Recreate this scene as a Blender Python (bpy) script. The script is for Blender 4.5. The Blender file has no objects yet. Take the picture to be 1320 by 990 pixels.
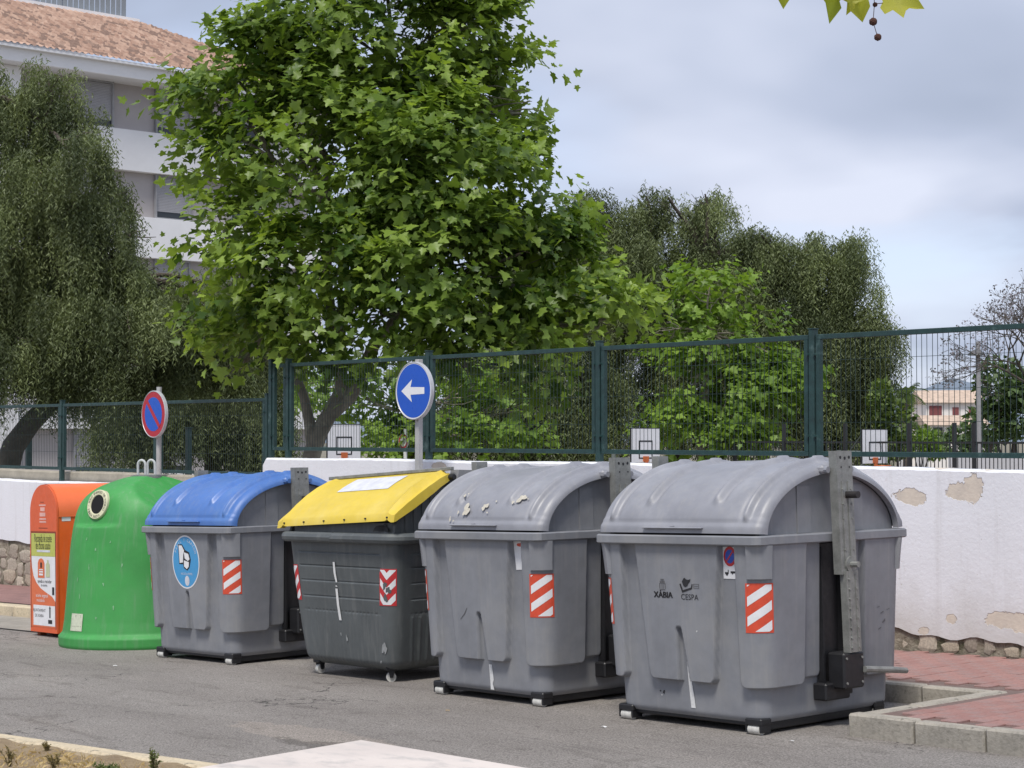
import bpy, bmesh, math, random
import numpy as np
from mathutils import Vector, Matrix
R = math.radians
scn = bpy.context.scene
COL = scn.collection
random.seed(7); rng = np.random.default_rng(11)

# ------------------------------------------------------------------ camera
F_PX, CX, CY, CAM_H = 2300.0, 660.0, 495.0, 1.78       # focal length in pixels of a 1320 wide frame
YAW, PITCH = R(41.15), math.atan(67/2300)
cam = bpy.data.cameras.new('camera'); cam_o = bpy.data.objects.new('camera', cam); COL.objects.link(cam_o)
cam.sensor_width = 36.0; cam.lens = 36.0*F_PX/1320; cam.clip_end = 4000; cam.clip_start = .05
cam_o.location = (0, 0, CAM_H)
cam_o.rotation_euler = (R(90)+PITCH, 0, R(90)-YAW)
scn.camera = cam_o
_f0 = Vector((-math.cos(YAW), math.sin(YAW), 0)); _r = Vector((math.sin(YAW), math.cos(YAW), 0))
_fw = _f0*math.cos(PITCH)+Vector((0, 0, 1))*math.sin(PITCH); _up = _r.cross(_fw)
def at(px, py, Z):                    # a point of the place, from its bearing and its distance
    return Vector((0, 0, CAM_H)) + (_fw + _r*((px-CX)/F_PX) - _up*((py-CY)/F_PX))*Z
def topx(p):
    v = Vector(p)-Vector((0, 0, CAM_H)); z = v.dot(_fw)
    return CX+F_PX*v.dot(_r)/z, CY-F_PX*v.dot(_up)/z, z

# ------------------------------------------------------------------ world, sun, exposure
SUN_EL, SUN_AZ = R(60), R(-60)        # azimuth measured from +x, counter-clockwise
sd = Vector((math.cos(SUN_EL)*math.cos(SUN_AZ), math.cos(SUN_EL)*math.sin(SUN_AZ), math.sin(SUN_EL)))
w = bpy.data.worlds.new('World'); scn.world = w; w.use_nodes = True
nt = w.node_tree; nt.nodes.clear()
def N(t, **k):
    n = nt.nodes.new(t)
    for a, b in k.items(): setattr(n, a, b)
    return n
out = N('ShaderNodeOutputWorld'); bg = N('ShaderNodeBackground'); nt.links.new(bg.outputs[0], out.inputs[0])
sky = N('ShaderNodeTexSky', sky_type='NISHITA', sun_disc=False, sun_elevation=SUN_EL, sun_rotation=R(90)-SUN_AZ)
sky.air_density = 1.0; sky.dust_density = 1.2; sky.ozone_density = 1.5
tc = N('ShaderNodeTexCoord'); sep = N('ShaderNodeSeparateXYZ'); nt.links.new(tc.outputs['Generated'], sep.inputs[0])
def M(op, a, b=None, c=None):
    n = N('ShaderNodeMath', operation=op)
    for i, v in enumerate((a, b, c)):
        if v is None: continue
        if isinstance(v, (int, float)): n.inputs[i].default_value = v
        else: nt.links.new(v, n.inputs[i])
    return n.outputs[0]
zz = M('ADD', M('MAXIMUM', sep.outputs[2], 0.0), .20)
cmb = N('ShaderNodeCombineXYZ')
nt.links.new(M('DIVIDE', sep.outputs[0], zz), cmb.inputs[0]); nt.links.new(M('DIVIDE', sep.outputs[1], zz), cmb.inputs[1])
def noise(scale, detail, rough, dist=0., off=(0, 0, 0)):
    mp = N('ShaderNodeMapping'); mp.inputs['Location'].default_value = off; nt.links.new(cmb.outputs[0], mp.inputs[0])
    n = N('ShaderNodeTexNoise'); n.inputs['Scale'].default_value = scale; n.inputs['Detail'].default_value = detail
    n.inputs['Roughness'].default_value = rough; n.inputs['Distortion'].default_value = dist
    nt.links.new(mp.outputs[0], n.inputs['Vector']); return n.outputs[0]
def ramp(v, pts):
    r = N('ShaderNodeValToRGB'); e = r.color_ramp.elements
    while len(e) < len(pts): e.new(.5)
    for q, (p, c) in zip(e, pts): q.position = p; q.color = c if len(c) == 4 else (*c, 1)
    nt.links.new(v, r.inputs[0]); return r.outputs[0]
def mixc(f, a, b):
    m = N('ShaderNodeMix', data_type='RGBA')
    for s, v in ((0, f), (6, a), (7, b)):
        if isinstance(v, (int, float)): m.inputs[s].default_value = v
        elif isinstance(v, tuple): m.inputs[s].default_value = v
        else: nt.links.new(v, m.inputs[s])
    return m.outputs[2]
cover = ramp(noise(.85, 5, .5, .3, (3.1, 1.7, 0)), [(.36, (0, 0, 0)), (.52, (1, 1, 1))])
shade = ramp(noise(1.0, 4, .45, .2, (7.55, 2.78, 0)), [(.34, (2.35, 2.72, 3.55)), (.50, (3.05, 3.42, 4.35)), (.68, (4.5, 4.8, 5.7))])
clear = mixc(.62, sky.outputs[0], (4.5, 4.9, 6.3, 1))          # thin veil over the open sky
nt.links.new(mixc(cover, clear, shade), bg.inputs[0]); bg.inputs[1].default_value = .1
sun = bpy.data.lights.new('sun', 'SUN'); sun.energy = 2.0; sun.angle = R(15); sun.color = (1, .955, .885)
sun_o = bpy.data.objects.new('sun', sun); COL.objects.link(sun_o)
sun_o.rotation_euler = sd.to_track_quat('Z', 'Y').to_euler(); sun_o.location = (0, -5, 20)
scn.view_settings.view_transform = 'Standard'; scn.view_settings.look = 'None'
scn.view_settings.exposure = .78; scn.view_settings.gamma = 1; scn.view_settings.use_curve_mapping = False
scn.render.resolution_x, scn.render.resolution_y = 1024, 768

# ------------------------------------------------------------------ the slope of the street
S, X4 = .0304, -7.04
TILT = -math.atan(S)
def gz(x): return S*(max(min(x, 30), -60)-X4)

# ------------------------------------------------------------------ materials
MATS = {}
def mat(name, col, rough=.6, var=.12, vscale=6., bump=0., bscale=60., metal=0., col2=None, c2scale=2.5, c2lo=.5, c2hi=.62, spec=.5, trans=0., obj=True, streak=0.):
    if name in MATS: return MATS[name]
    m = bpy.data.materials.new(name); m.use_nodes = True; t = m.node_tree; b = t.nodes['Principled BSDF']
    L = t.links.new
    def nd(ty, **k):
        n = t.nodes.new(ty)
        for a, v in k.items(): setattr(n, a, v)
        return n
    tcn = nd('ShaderNodeTexCoord'); vec = tcn.outputs['Object']
    def nz(sc, det=5, ro=.55, v=vec):
        n = nd('ShaderNodeTexNoise'); n.inputs['Scale'].default_value = sc; n.inputs['Detail'].default_value = det
        n.inputs['Roughness'].default_value = ro; L(v, n.inputs['Vector']); return n.outputs[0]
    def mx(f, a, bb, blend='MIX'):
        n = nd('ShaderNodeMix', data_type='RGBA', blend_type=blend)
        for s, v in ((0, f), (6, a), (7, bb)):
            if isinstance(v, (int, float)): n.inputs[s].default_value = v
            elif isinstance(v, tuple): n.inputs[s].default_value = (*v[:3], 1)
            else: L(v, n.inputs[s])
        return n.outputs[2]
    def rp(v, lo, hi):
        n = nd('ShaderNodeMapRange'); n.inputs[1].default_value = lo; n.inputs[2].default_value = hi; L(v, n.inputs[0]); return n.outputs[0]
    c = tuple(col)
    o = c
    if var > 0:
        o = mx(rp(nz(vscale), .3, .7), tuple(x*(1-var) for x in c), tuple(min(1, x*(1+var)) for x in c))
        o = mx(rp(nz(vscale*7, 4), .35, .65), o, mx(1., o, (1-var*.6,)*3, 'MULTIPLY'))
    if col2 is not None:
        o = mx(rp(nz(c2scale, 7, .62), c2lo, c2hi), o, tuple(col2))
    if streak:
        mp = nd('ShaderNodeMapping'); mp.inputs['Scale'].default_value = (22, 22, 1.1); L(vec, mp.inputs[0])
        o = mx(rp(nz(1., 5, .6, mp.outputs[0]), .52, .78), o, mx(streak, o, (.32, .31, .29)))
    if isinstance(o, tuple): b.inputs['Base Color'].default_value = (*o, 1)
    else: L(o, b.inputs['Base Color'])
    b.inputs['Roughness'].default_value = rough; b.inputs['Metallic'].default_value = metal
    b.inputs['Specular IOR Level'].default_value = spec
    if rough < .95 and var > 0:
        n = nd('ShaderNodeMapRange'); n.inputs[1].default_value = .3; n.inputs[2].default_value = .7
        n.inputs[3].default_value = max(.05, rough-.1); n.inputs[4].default_value = min(1, rough+.1)
        L(nz(vscale*2.3), n.inputs[0]); L(n.outputs[0], b.inputs['Roughness'])
    if bump:
        bn = nd('ShaderNodeBump'); bn.inputs['Strength'].default_value = 1; bn.inputs['Distance'].default_value = bump
        L(nz(bscale, 6, .6), bn.inputs['Height']); L(bn.outputs[0], b.inputs['Normal'])
    MATS[name] = m; return m

def leafmat(name, dark, light, trans=.35, rough=.5):
    m = bpy.data.materials.new(name); m.use_nodes = True; t = m.node_tree; b = t.nodes['Principled BSDF']; L = t.links.new
    a = t.nodes.new('ShaderNodeAttribute'); a.attribute_name = 'tone'
    r = t.nodes.new('ShaderNodeValToRGB'); r.color_ramp.elements[0].color = (*dark, 1); r.color_ramp.elements[1].color = (*light, 1)
    L(a.outputs['Fac'], r.inputs[0]); L(r.outputs[0], b.inputs['Base Color']); b.inputs['Roughness'].default_value = rough
    b.inputs['Specular IOR Level'].default_value = .35
    tr = t.nodes.new('ShaderNodeBsdfTranslucent'); mxs = t.nodes.new('ShaderNodeMixShader'); mxs.inputs[0].default_value = trans
    mm = t.nodes.new('ShaderNodeMix'); mm.data_type = 'RGBA'; mm.blend_type = 'MULTIPLY'; mm.inputs[0].default_value = 1
    L(r.outputs[0], mm.inputs[6]); mm.inputs[7].default_value = (1.5, 1.5, .7, 1); L(mm.outputs[2], tr.inputs[0])
    L(b.outputs[0], mxs.inputs[1]); L(tr.outputs[0], mxs.inputs[2])
    L(mxs.outputs[0], t.nodes['Material Output'].inputs[0]); MATS[name] = m; return m

# ------------------------------------------------------------------ mesh helpers
def link(name, me, m=None, parent=None, smooth=False):
    if m is not None and not me.materials: me.materials.append(m)
    if smooth: me.polygons.foreach_set('use_smooth', [True]*len(me.polygons))
    o = bpy.data.objects.new(name, me); COL.objects.link(o)
    if parent is not None: o.parent = parent
    return o
def tag(o, label=None, cat=None, group=None, kind=None):
    if label: o['label'] = label
    if cat: o['category'] = cat
    if group: o['group'] = group
    if kind: o['kind'] = kind
    return o
def thing(name, label, cat, loc=(0, 0, 0), rot=(0, 0, 0), group=None):
    o = bpy.data.objects.new(name, None); COL.objects.link(o); o.location = loc; o.rotation_euler = rot
    o.empty_display_size = .2
    return tag(o, label, cat, group)
def pyd(name, v, f, m=None, parent=None, smooth=False):
    me = bpy.data.meshes.new(name); me.from_pydata([tuple(p) for p in v], [], [tuple(q) for q in f]); me.update()
    return link(name, me, m, parent, smooth)
def npmesh(name, V, T, m=None, parent=None, smooth=False, tone=None, k=3):
    me = bpy.data.meshes.new(name); V = np.asarray(V, np.float32).reshape(-1, 3); T = np.asarray(T, np.int32).reshape(-1, k)
    me.vertices.add(len(V)); me.vertices.foreach_set('co', V.ravel())
    me.loops.add(T.size); me.loops.foreach_set('vertex_index', T.ravel())
    me.polygons.add(len(T)); me.polygons.foreach_set('loop_start', np.arange(0, T.size, k, dtype=np.int32))
    me.update(calc_edges=True)
    if tone is not None:
        at_ = me.attributes.new('tone', 'FLOAT', 'POINT'); at_.data.foreach_set('value', np.asarray(tone, np.float32))
    return link(name, me, m, parent, smooth)

class MB:
    def __init__(s): s.v = []; s.f = []
    def add(s, v, f):
        n = len(s.v); s.v += [tuple(p) for p in v]; s.f += [tuple(i+n for i in q) for q in f]; return s
    def box(s, x0, x1, y0, y1, z0, z1, b=0., mtx=None):
        x0, x1 = min(x0, x1), max(x0, x1); y0, y1 = min(y0, y1), max(y0, y1); z0, z1 = min(z0, z1), max(z0, z1)
        b = min(b, (x1-x0)*.45, (y1-y0)*.45, (z1-z0)*.45)
        if b <= 0:
            v = [(x, y, z) for x in (x0, x1) for y in (y0, y1) for z in (z0, z1)]
            f = [(0, 1, 3, 2), (4, 6, 7, 5), (0, 4, 5, 1), (2, 3, 7, 6), (0, 2, 6, 4), (1, 5, 7, 3)]
        else:
            bm = bmesh.new(); bmesh.ops.create_cube(bm, size=1)
            for q in bm.verts: q.co = ((x0+x1)/2+q.co.x*(x1-x0), (y0+y1)/2+q.co.y*(y1-y0), (z0+z1)/2+q.co.z*(z1-z0))
            bmesh.ops.bevel(bm, geom=list(bm.edges), offset=b, segments=1, affect='EDGES')
            v = [tuple(q.co) for q in bm.verts]; bm.verts.index_update(); f = [tuple(q.index for q in fc.verts) for fc in bm.faces]; bm.free()
        if mtx is not None: v = [tuple(mtx @ Vector(p)) for p in v]
        return s.add(v, f)
    def tube(s, pts, r, n=8, cap=True):
        pts = [Vector(p) for p in pts]; rs = r if isinstance(r, (list, tuple)) else [r]*len(pts)
        v = []; f = []; u = None
        for i, p in enumerate(pts):
            d = (pts[min(i+1, len(pts)-1)]-pts[max(i-1, 0)])
            if d.length < 1e-9: d = Vector((0, 0, 1))
            d.normalize()
            if u is None: u = d.orthogonal().normalized()
            else:
                u = u-d*u.dot(d)
                u = u.normalized() if u.length > 1e-6 else d.orthogonal().normalized()
            w_ = d.cross(u)
            for k in range(n):
                a = 2*math.pi*k/n; v.append(tuple(p+(u*math.cos(a)+w_*math.sin(a))*rs[i]))
        for i in range(len(pts)-1):
            for k in range(n):
                a, b = i*n+k, i*n+(k+1) % n; f.append((a, b, b+n, a+n))
        if cap: f.append(tuple(range(n-1, -1, -1))); f.append(tuple((len(pts)-1)*n+k for k in range(n)))
        return s.add(v, f)
    def prism(s, poly, axis, a0, a1):
        """poly of 2D points extruded along axis (0,1,2)"""
        n = len(poly); v = []
        for a in (a0, a1):
            for p in poly:
                q = [p[0], p[1]]; q.insert(axis, a); v.append(tuple(q))
        f = [tuple(range(n)), tuple(range(2*n-1, n-1, -1))]+[(i, i+n, (i+1) % n+n, (i+1) % n) for i in range(n)]
        return s.add(v, f)
    def lathe(s, prof, n=32, c=(0, 0, 0)):
        v = []; f = []
        for (r, z) in prof:
            for k in range(n):
                a = 2*math.pi*k/n; v.append((c[0]+r*math.cos(a), c[1]+r*math.sin(a), c[2]+z))
        for i in range(len(prof)-1):
            for k in range(n): f.append((i*n+k, i*n+(k+1) % n, (i+1)*n+(k+1) % n, (i+1)*n+k))
        f.append(tuple(range(n-1, -1, -1))); f.append(tuple((len(prof)-1)*n+k for k in range(n)))
        return s.add(v, f)
    def mesh(s, name):
        me = bpy.data.meshes.new(name); me.from_pydata(s.v, [], s.f)
        bm = bmesh.new(); bm.from_mesh(me); bmesh.ops.recalc_face_normals(bm, faces=list(bm.faces)); bm.to_mesh(me); bm.free(); me.update()
        return me
    def build(s, name, m, parent=None, smooth=False): return link(name, s.mesh(name), m, parent, smooth)
def autosmooth(o, ang=35):
    me = o.data; me.polygons.foreach_set('use_smooth', [True]*len(me.polygons))
    bm = bmesh.new(); bm.from_mesh(me)
    for e in bm.edges: e.smooth = not (len(e.link_faces) == 2 and e.calc_face_angle(0) > R(ang))
    bm.to_mesh(me); bm.free(); return o

TXT = {}
def text2d(body, size=1., align='CENTER'):
    """a flat triangulated mesh of the lettering: (verts uv, faces), centred on the origin"""
    key = (body, align)
    if key not in TXT:
        c = bpy.data.curves.new('lettering', 'FONT'); c.body = body; c.size = 1; c.align_x = align; c.align_y = 'CENTER'; c.resolution_u = 2
        o = bpy.data.objects.new('lettering', c); COL.objects.link(o)
        dg = bpy.context.evaluated_depsgraph_get(); me = bpy.data.meshes.new_from_object(o.evaluated_get(dg))
        TXT[key] = ([(v.co.x, v.co.y) for v in me.vertices], [tuple(p.vertices) for p in me.polygons])
        bpy.data.objects.remove(o); bpy.data.curves.remove(c); bpy.data.meshes.remove(me)
    v, f = TXT[key]; return [(x*size, y*size) for x, y in v], f
def flat(name, shapes, mp, m, parent):
    """shapes: list of (uv verts, faces) mapped by mp(u,v) -> point"""
    V, Fc = [], []
    for v, f in shapes:
        n = len(V); V += [mp(*p) for p in v]; Fc += [tuple(i+n for i in q) for q in f]
    return pyd(name, V, Fc, m, parent)
def rect2(u0, u1, v0, v1, nu=1, nv=1):
    v = [(u0+(u1-u0)*i/nu, v0+(v1-v0)*j/nv) for j in range(nv+1) for i in range(nu+1)]
    return v, [(j*(nu+1)+i, j*(nu+1)+i+1, (j+1)*(nu+1)+i+1, (j+1)*(nu+1)+i) for j in range(nv) for i in range(nu)]
def disc2(cu, cv, ru, rv=None, n=32, a0=0, a1=360):
    rv = rv or ru; k = n if a1-a0 >= 360 else n+1
    v = [(cu+ru*math.cos(R(a0+(a1-a0)*i/n)), cv+rv*math.sin(R(a0+(a1-a0)*i/n))) for i in range(k)]
    return v, [tuple(range(k))]
def poly2(pts): return list(pts), [tuple(range(len(pts)))]
def clip_diag(u0, u1, v0, v1, lo, hi, k=1.):
    """part of the rectangle where lo <= v - k*u <= hi"""
    P = [(u0, v0), (u1, v0), (u1, v1), (u0, v1)]
    def cut(P, fn):
        o = []
        for i, a in enumerate(P):
            b = P[(i+1) % len(P)]; fa, fb = fn(a), fn(b)
            if fa >= 0: o.append(a)
            if fa*fb < 0: t = fa/(fa-fb); o.append((a[0]+(b[0]-a[0])*t, a[1]+(b[1]-a[1])*t))
        return o
    P = cut(P, lambda p: p[1]-k*p[0]-lo)
    if len(P) > 2: P = cut(P, lambda p: hi-(p[1]-k*p[0]))
    return P if len(P) > 2 else None
# ================================================================== setting
def custom(name, build, rough=.85):
    m = bpy.data.materials.new(name); m.use_nodes = True; t = m.node_tree; b = t.nodes['Principled BSDF']; b.inputs['Roughness'].default_value = rough
    class G: pass
    g = G(); L = t.links.new
    def nd(ty, **k):
        n = t.nodes.new(ty)
        for a, v in k.items(): setattr(n, a, v)
        return n
    tcn = nd('ShaderNodeTexCoord'); g.vec = tcn.outputs['Object']; g.nd = nd; g.L = L; g.b = b; g.t = t
    def scaled(s):
        mp = nd('ShaderNodeMapping'); mp.inputs['Scale'].default_value = s; L(g.vec, mp.inputs[0]); return mp.outputs[0]
    def nz(sc, det=5, ro=.55, v=None, dist=0):
        n = nd('ShaderNodeTexNoise'); n.inputs['Scale'].default_value = sc; n.inputs['Detail'].default_value = det; n.inputs['Roughness'].default_value = ro; n.inputs['Distortion'].default_value = dist
        L(v or g.vec, n.inputs['Vector']); return n.outputs[0]
    def rp(v, lo, hi, a=0., b_=1.):
        n = nd('ShaderNodeMapRange'); n.inputs[1].default_value = lo; n.inputs[2].default_value = hi; n.inputs[3].default_value = a; n.inputs[4].default_value = b_; L(v, n.inputs[0]); return n.outputs[0]
    def mx(f, a, bb, blend='MIX'):
        n = nd('ShaderNodeMix', data_type='RGBA', blend_type=blend)
        for s, v in ((0, f), (6, a), (7, bb)):
            if isinstance(v, (int, float)): n.inputs[s].default_value = v
            elif isinstance(v, tuple): n.inputs[s].default_value = (*v[:3], 1)
            else: L(v, n.inputs[s])
        return n.outputs[2]
    def ma(op, a, bb=None):
        n = nd('ShaderNodeMath', operation=op)
        for i, v in enumerate((a, bb)):
            if v is None: continue
            if isinstance(v, (int, float)): n.inputs[i].default_value = v
            else: L(v, n.inputs[i])
        return n.outputs[0]
    def bump(h, dist):
        n = nd('ShaderNodeBump'); n.inputs['Distance'].default_value = dist; L(h, n.inputs['Height']); L(n.outputs[0], b.inputs['Normal'])
    def blob(c, rad, ns=5., amt=.5):
        """1 inside an uneven blob round c"""
        vm = nd('ShaderNodeVectorMath', operation='SUBTRACT'); L(g.vec, vm.inputs[0]); vm.inputs[1].default_value = c
        v2 = nd('ShaderNodeVectorMath', operation='DIVIDE'); L(vm.outputs[0], v2.inputs[0]); v2.inputs[1].default_value = rad
        ln = nd('ShaderNodeVectorMath', operation='LENGTH'); L(v2.outputs[0], ln.inputs[0])
        d = ma('ADD', ln.outputs['Value'], ma('MULTIPLY', ma('SUBTRACT', nz(ns, 4, .6), .5), amt*4)); return rp(d, 1.06, .98)
    g.scaled, g.nz, g.rp, g.mx, g.ma, g.bump, g.blob = scaled, nz, rp, mx, ma, bump, blob
    build(g); MATS[name] = m; return m

def _asph(g):
    c = g.mx(g.rp(g.nz(85, 4, .8), .40, .60), (.155, .141, .127), (.40, .370, .338))          # aggregate
    big = g.rp(g.nz(.55, 6, .6, g.scaled((.5, 1.6, 1))), .35, .68)
    c = g.mx(big, c, g.mx(1., c, (.74, .73, .73), 'MULTIPLY'))
    c = g.mx(g.rp(g.nz(2.6, 7, .65, g.scaled((.35, 1.6, 1)), .4), .56, .72), c, g.mx(1., c, (.66, .65, .64), 'MULTIPLY'))
    c = g.mx(g.rp(g.nz(1.3, 5, .6, g.scaled((.3, 1.2, 1))), .58, .75), c, g.mx(1., c, (1.18, 1.17, 1.15), 'MULTIPLY'))
    c = g.mx(g.blob((-8.35, 6.15, -.03), (.85, .16, 1), 3., .35), c, g.mx(1., c, (.62, .61, .60), 'MULTIPLY'))
    c = g.mx(g.blob((-9.2, 6.35, -.05), (.75, .20, 1), 4., .35), c, g.mx(1., c, (1.22, 1.18, 1.14), 'MULTIPLY'))
    wv = g.nd('ShaderNodeTexVoronoi', feature='DISTANCE_TO_EDGE'); wv.inputs['Scale'].default_value = .55
    dv = g.nd('ShaderNodeVectorMath', operation='ADD'); nn = g.nd('ShaderNodeTexNoise'); nn.inputs['Scale'].default_value = 3.; nn.inputs['Detail'].default_value = 6; g.L(g.vec, nn.inputs['Vector']); g.L(g.vec, dv.inputs[0]); g.L(nn.outputs['Color'], dv.inputs[1]); g.L(dv.outputs[0], wv.inputs['Vector'])
    crack = g.ma('MULTIPLY', g.rp(wv.outputs['Distance'], .007, .003), g.rp(g.nz(.8, 3), .50, .60)); c = g.mx(crack, c, (.06, .055, .05))
    c = g.mx(g.rp(g.nz(1.7, 6, .7, None, .8), .60, .66), c, g.mx(1., c, (.80, .79, .78), 'MULTIPLY')); c = g.mx(g.rp(g.nz(5.5, 6, .7, g.scaled((.5, 1.3, 1)), .6), .61, .68), c, g.mx(1., c, (.72, .70, .69), 'MULTIPLY'))
    g.L(c, g.b.inputs['Base Color']); g.b.inputs['Specular IOR Level'].default_value = .35
    g.bump(g.ma('ADD', g.nz(300, 4, .7), g.ma('MULTIPLY', g.nz(40, 4), .6)), .006)
asph = custom('asphalt', _asph, .82)
def _wall(g):
    c = g.mx(g.rp(g.nz(1.2, 6), .35, .7), (.755, .765, .80), (.70, .71, .74))
    c = g.mx(g.rp(g.nz(.9, 6, .6, g.scaled((3, 3, .5))), .58, .80), c, (.63, .61, .62))
    c = g.mx(g.rp(g.nz(20, 4), .62, .8), c, (.66, .65, .66))
    pl = g.mx(g.rp(g.nz(9, 6, .65), .4, .62), (.64, .57, .48), (.56, .50, .43))
    msk = None
    for cc, rd in (((-8.645, 11.75, 1.30), (.13, .3, .060)), ((-8.57, 11.75, 1.285), (.10, .3, .055)), ((-8.16, 11.75, 1.345), (.11, .3, .075)), ((-8.04, 11.75, 1.375), (.085, .3, .11)), ((-8.25, 11.75, .355), (.05, .3, .035)),
                   ((-7.78, 11.75, .38), (.16, .3, .062)), ((-7.62, 11.75, .37), (.12, .3, .075)), ((-8.5, 11.75, .24), (.05, .3, .03)), ((-7.35, 11.75, .9), (.12, .3, .09)), ((-6.3, 11.75, .6), (.2, .3, .12)),
                   ((-14.6, 11.75, 1.46), (.12, .3, .05)), ((-20.9, 11.75, .9), (.1, .3, .06)), ((-7.9, 11.75, 1.54), (.10, .3, .022)), ((-8.35, 11.75, 1.535), (.06, .3, .018)), ((-7.5, 11.75, 1.535), (.14, .3, .02))):
        k = g.blob(cc, rd, 17., .34); msk = k if msk is None else g.ma('MAXIMUM', msk, k)
    # the coat is lost unevenly along the foot
    sp = g.nd('ShaderNodeSeparateXYZ'); g.L(g.vec, sp.inputs[0])
    hgt = g.ma('SUBTRACT', sp.outputs[2], g.ma('MULTIPLY', g.ma('SUBTRACT', sp.outputs[0], X4), S))
    damp = g.ma('MULTIPLY', g.rp(g.ma('ADD', hgt, g.ma('MULTIPLY', g.nz(2.2, 6, .65), -.9)), .22, -.22), .75); c = g.mx(damp, c, (.50, .475, .44))
    drip = g.ma('MULTIPLY', g.rp(g.nz(1., 5, .6, g.scaled((9, 9, .55))), .56, .72), .45); c = g.mx(drip, c, (.56, .55, .55))
    c = g.mx(g.rp(g.nz(48, 3, .6), .68, .74), c, (.50, .47, .43))
    c = g.mx(msk, c, pl); g.L(c, g.b.inputs['Base Color'])
    g.bump(g.ma('SUBTRACT', g.ma('ADD', g.nz(35, 5, .6), g.ma('MULTIPLY', g.nz(4, 4), 1.5)), g.ma('MULTIPLY', msk, 2.2)), .0028)
wallm = custom('white_render', _wall, .85)
def _rub(g):
    c = g.mx(g.rp(g.nz(8, 6, .65), .35, .65), (.17, .145, .105), (.36, .32, .25)); c = g.mx(g.rp(g.nz(5, 5), .50, .62), c, (.09, .085, .05))
    g.L(c, g.b.inputs['Base Color']); g.bump(g.nz(30, 6, .65), .02)
rubble = custom('rubble_mortar', _rub, .95)
def _conc(g, a=(.42, .385, .325), b_=(.27, .25, .215)):
    c = g.mx(g.rp(g.nz(3, 6), .35, .68), a, b_); c = g.mx(g.rp(g.nz(45, 4), .45, .75), c, g.mx(1., c, (.72, .72, .70), 'MULTIPLY')); c = g.mx(g.rp(g.nz(9, 6, .65), .60, .70), c, (.13, .12, .10))
    g.L(c, g.b.inputs['Base Color']); g.bump(g.nz(70, 5, .65), .004)
kerbm = custom('kerb_concrete', _conc, .9)
kerby = custom('sandy_kerb', lambda g: _conc(g, (.62, .52, .36), (.50, .42, .30)), .9)
slabm = custom('pale_bench_concrete', lambda g: (lambda c: (g.L(c, g.b.inputs['Base Color']), g.bump(g.nz(60, 5), .002)))(g.mx(g.rp(g.nz(6, 6, .62, g.scaled((1, 1.6, 1))), .50, .68), g.mx(g.rp(g.nz(2.2, 5), .35, .65), (.63, .565, .515), (.55, .49, .45)), (.47, .435, .405))), .75)
def _paver(g):
    oi = g.nd('ShaderNodeObjectInfo'); rv = oi.outputs['Random']
    c = g.mx(rv, (.30, .16, .14), (.35, .19, .165)); c = g.mx(g.rp(g.nz(2.2, 5), .45, .72), c, (.30, .205, .19)); c = g.mx(g.rp(g.nz(60, 4), .4, .75), c, g.mx(1., c, (.76, .76, .76), 'MULTIPLY'))
    g.L(c, g.b.inputs['Base Color']); g.bump(g.nz(110, 5), .003)
paverm = custom('red_paver', _paver, .85)
bedm = mat('joint_sand', (.17, .12, .105), .95, .25, 30)
def _dirt(g):
    c = g.mx(g.rp(g.nz(3.5, 7, .65), .35, .68), (.40, .30, .18), (.28, .205, .125)); c = g.mx(g.rp(g.nz(18, 6, .7), .5, .68), c, (.26, .18, .10))
    g.L(c, g.b.inputs['Base Color']); g.bump(g.ma('ADD', g.nz(14, 6, .7), g.nz(70, 5)), .03)
dirtm = custom('dry_earth', _dirt, .95)
def slopesheet(name, x0, x1, y0, y1, dz, m, nx=40, ny=4, kind='structure', wob=0.):
    v = []; 
    for j in range(ny+1):
        for i in range(nx+1):
            x = x0+(x1-x0)*i/nx; v.append((x, y0+(y1-y0)*j/ny, gz(x)+dz+(wob*math.sin(x*7+j)*math.cos(j*3.3+x*2.1) if wob else 0)))
    f = [(j*(nx+1)+i, j*(nx+1)+i+1, (j+1)*(nx+1)+i+1, (j+1)*(nx+1)+i) for j in range(ny) for i in range(nx)]
    o = pyd(name, v, f, m); tag(o, kind=kind); return o
# far ground, road, pavement
gr = pyd('ground', [(-2500, -600, -2.6), (900, -600, -2.6), (900, 2600, -2.6), (-2500, 2600, -2.6)], [(0, 1, 2, 3)], mat('far_ground', (.20, .18, .13), .95, .2, .05)); tag(gr, kind='structure')
court = slopesheet('playground', -120, 60, 12.0, 90, 0, mat('court_floor', (.22, .20, .17), .9, .15, 2.), 2, 2)
for v_ in court.data.vertices: v_.co.z = -1.05
road = slopesheet('road', -58, 28, -14, 10.2, 0, asph, 86, 24)
YB, YF, XR = 9.86, 8.45, -6.67                                              # back of the bay, kerb face, corner of the bay
pav = slopesheet('pavement', -58, 28, YB+.10, 11.9, .118, bedm, 86, 2)
pav2 = slopesheet('pavement_corner', XR+.05, 28, YF+.05, YB+.11, .1175, bedm, 30, 2)
redpav = slopesheet('red_pavement', -58, -9.6, YB+.13, 11.80, .124, mat('distant_red_paving', (.26, .145, .13), .9, .2, 5, .003, 60), 40, 2)
redpav2 = slopesheet('red_pavement_edge', -3.8, 28, YF+.15, 11.80, .124, mat('distant_red_paving', (.26, .145, .13)), 20, 2)
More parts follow.
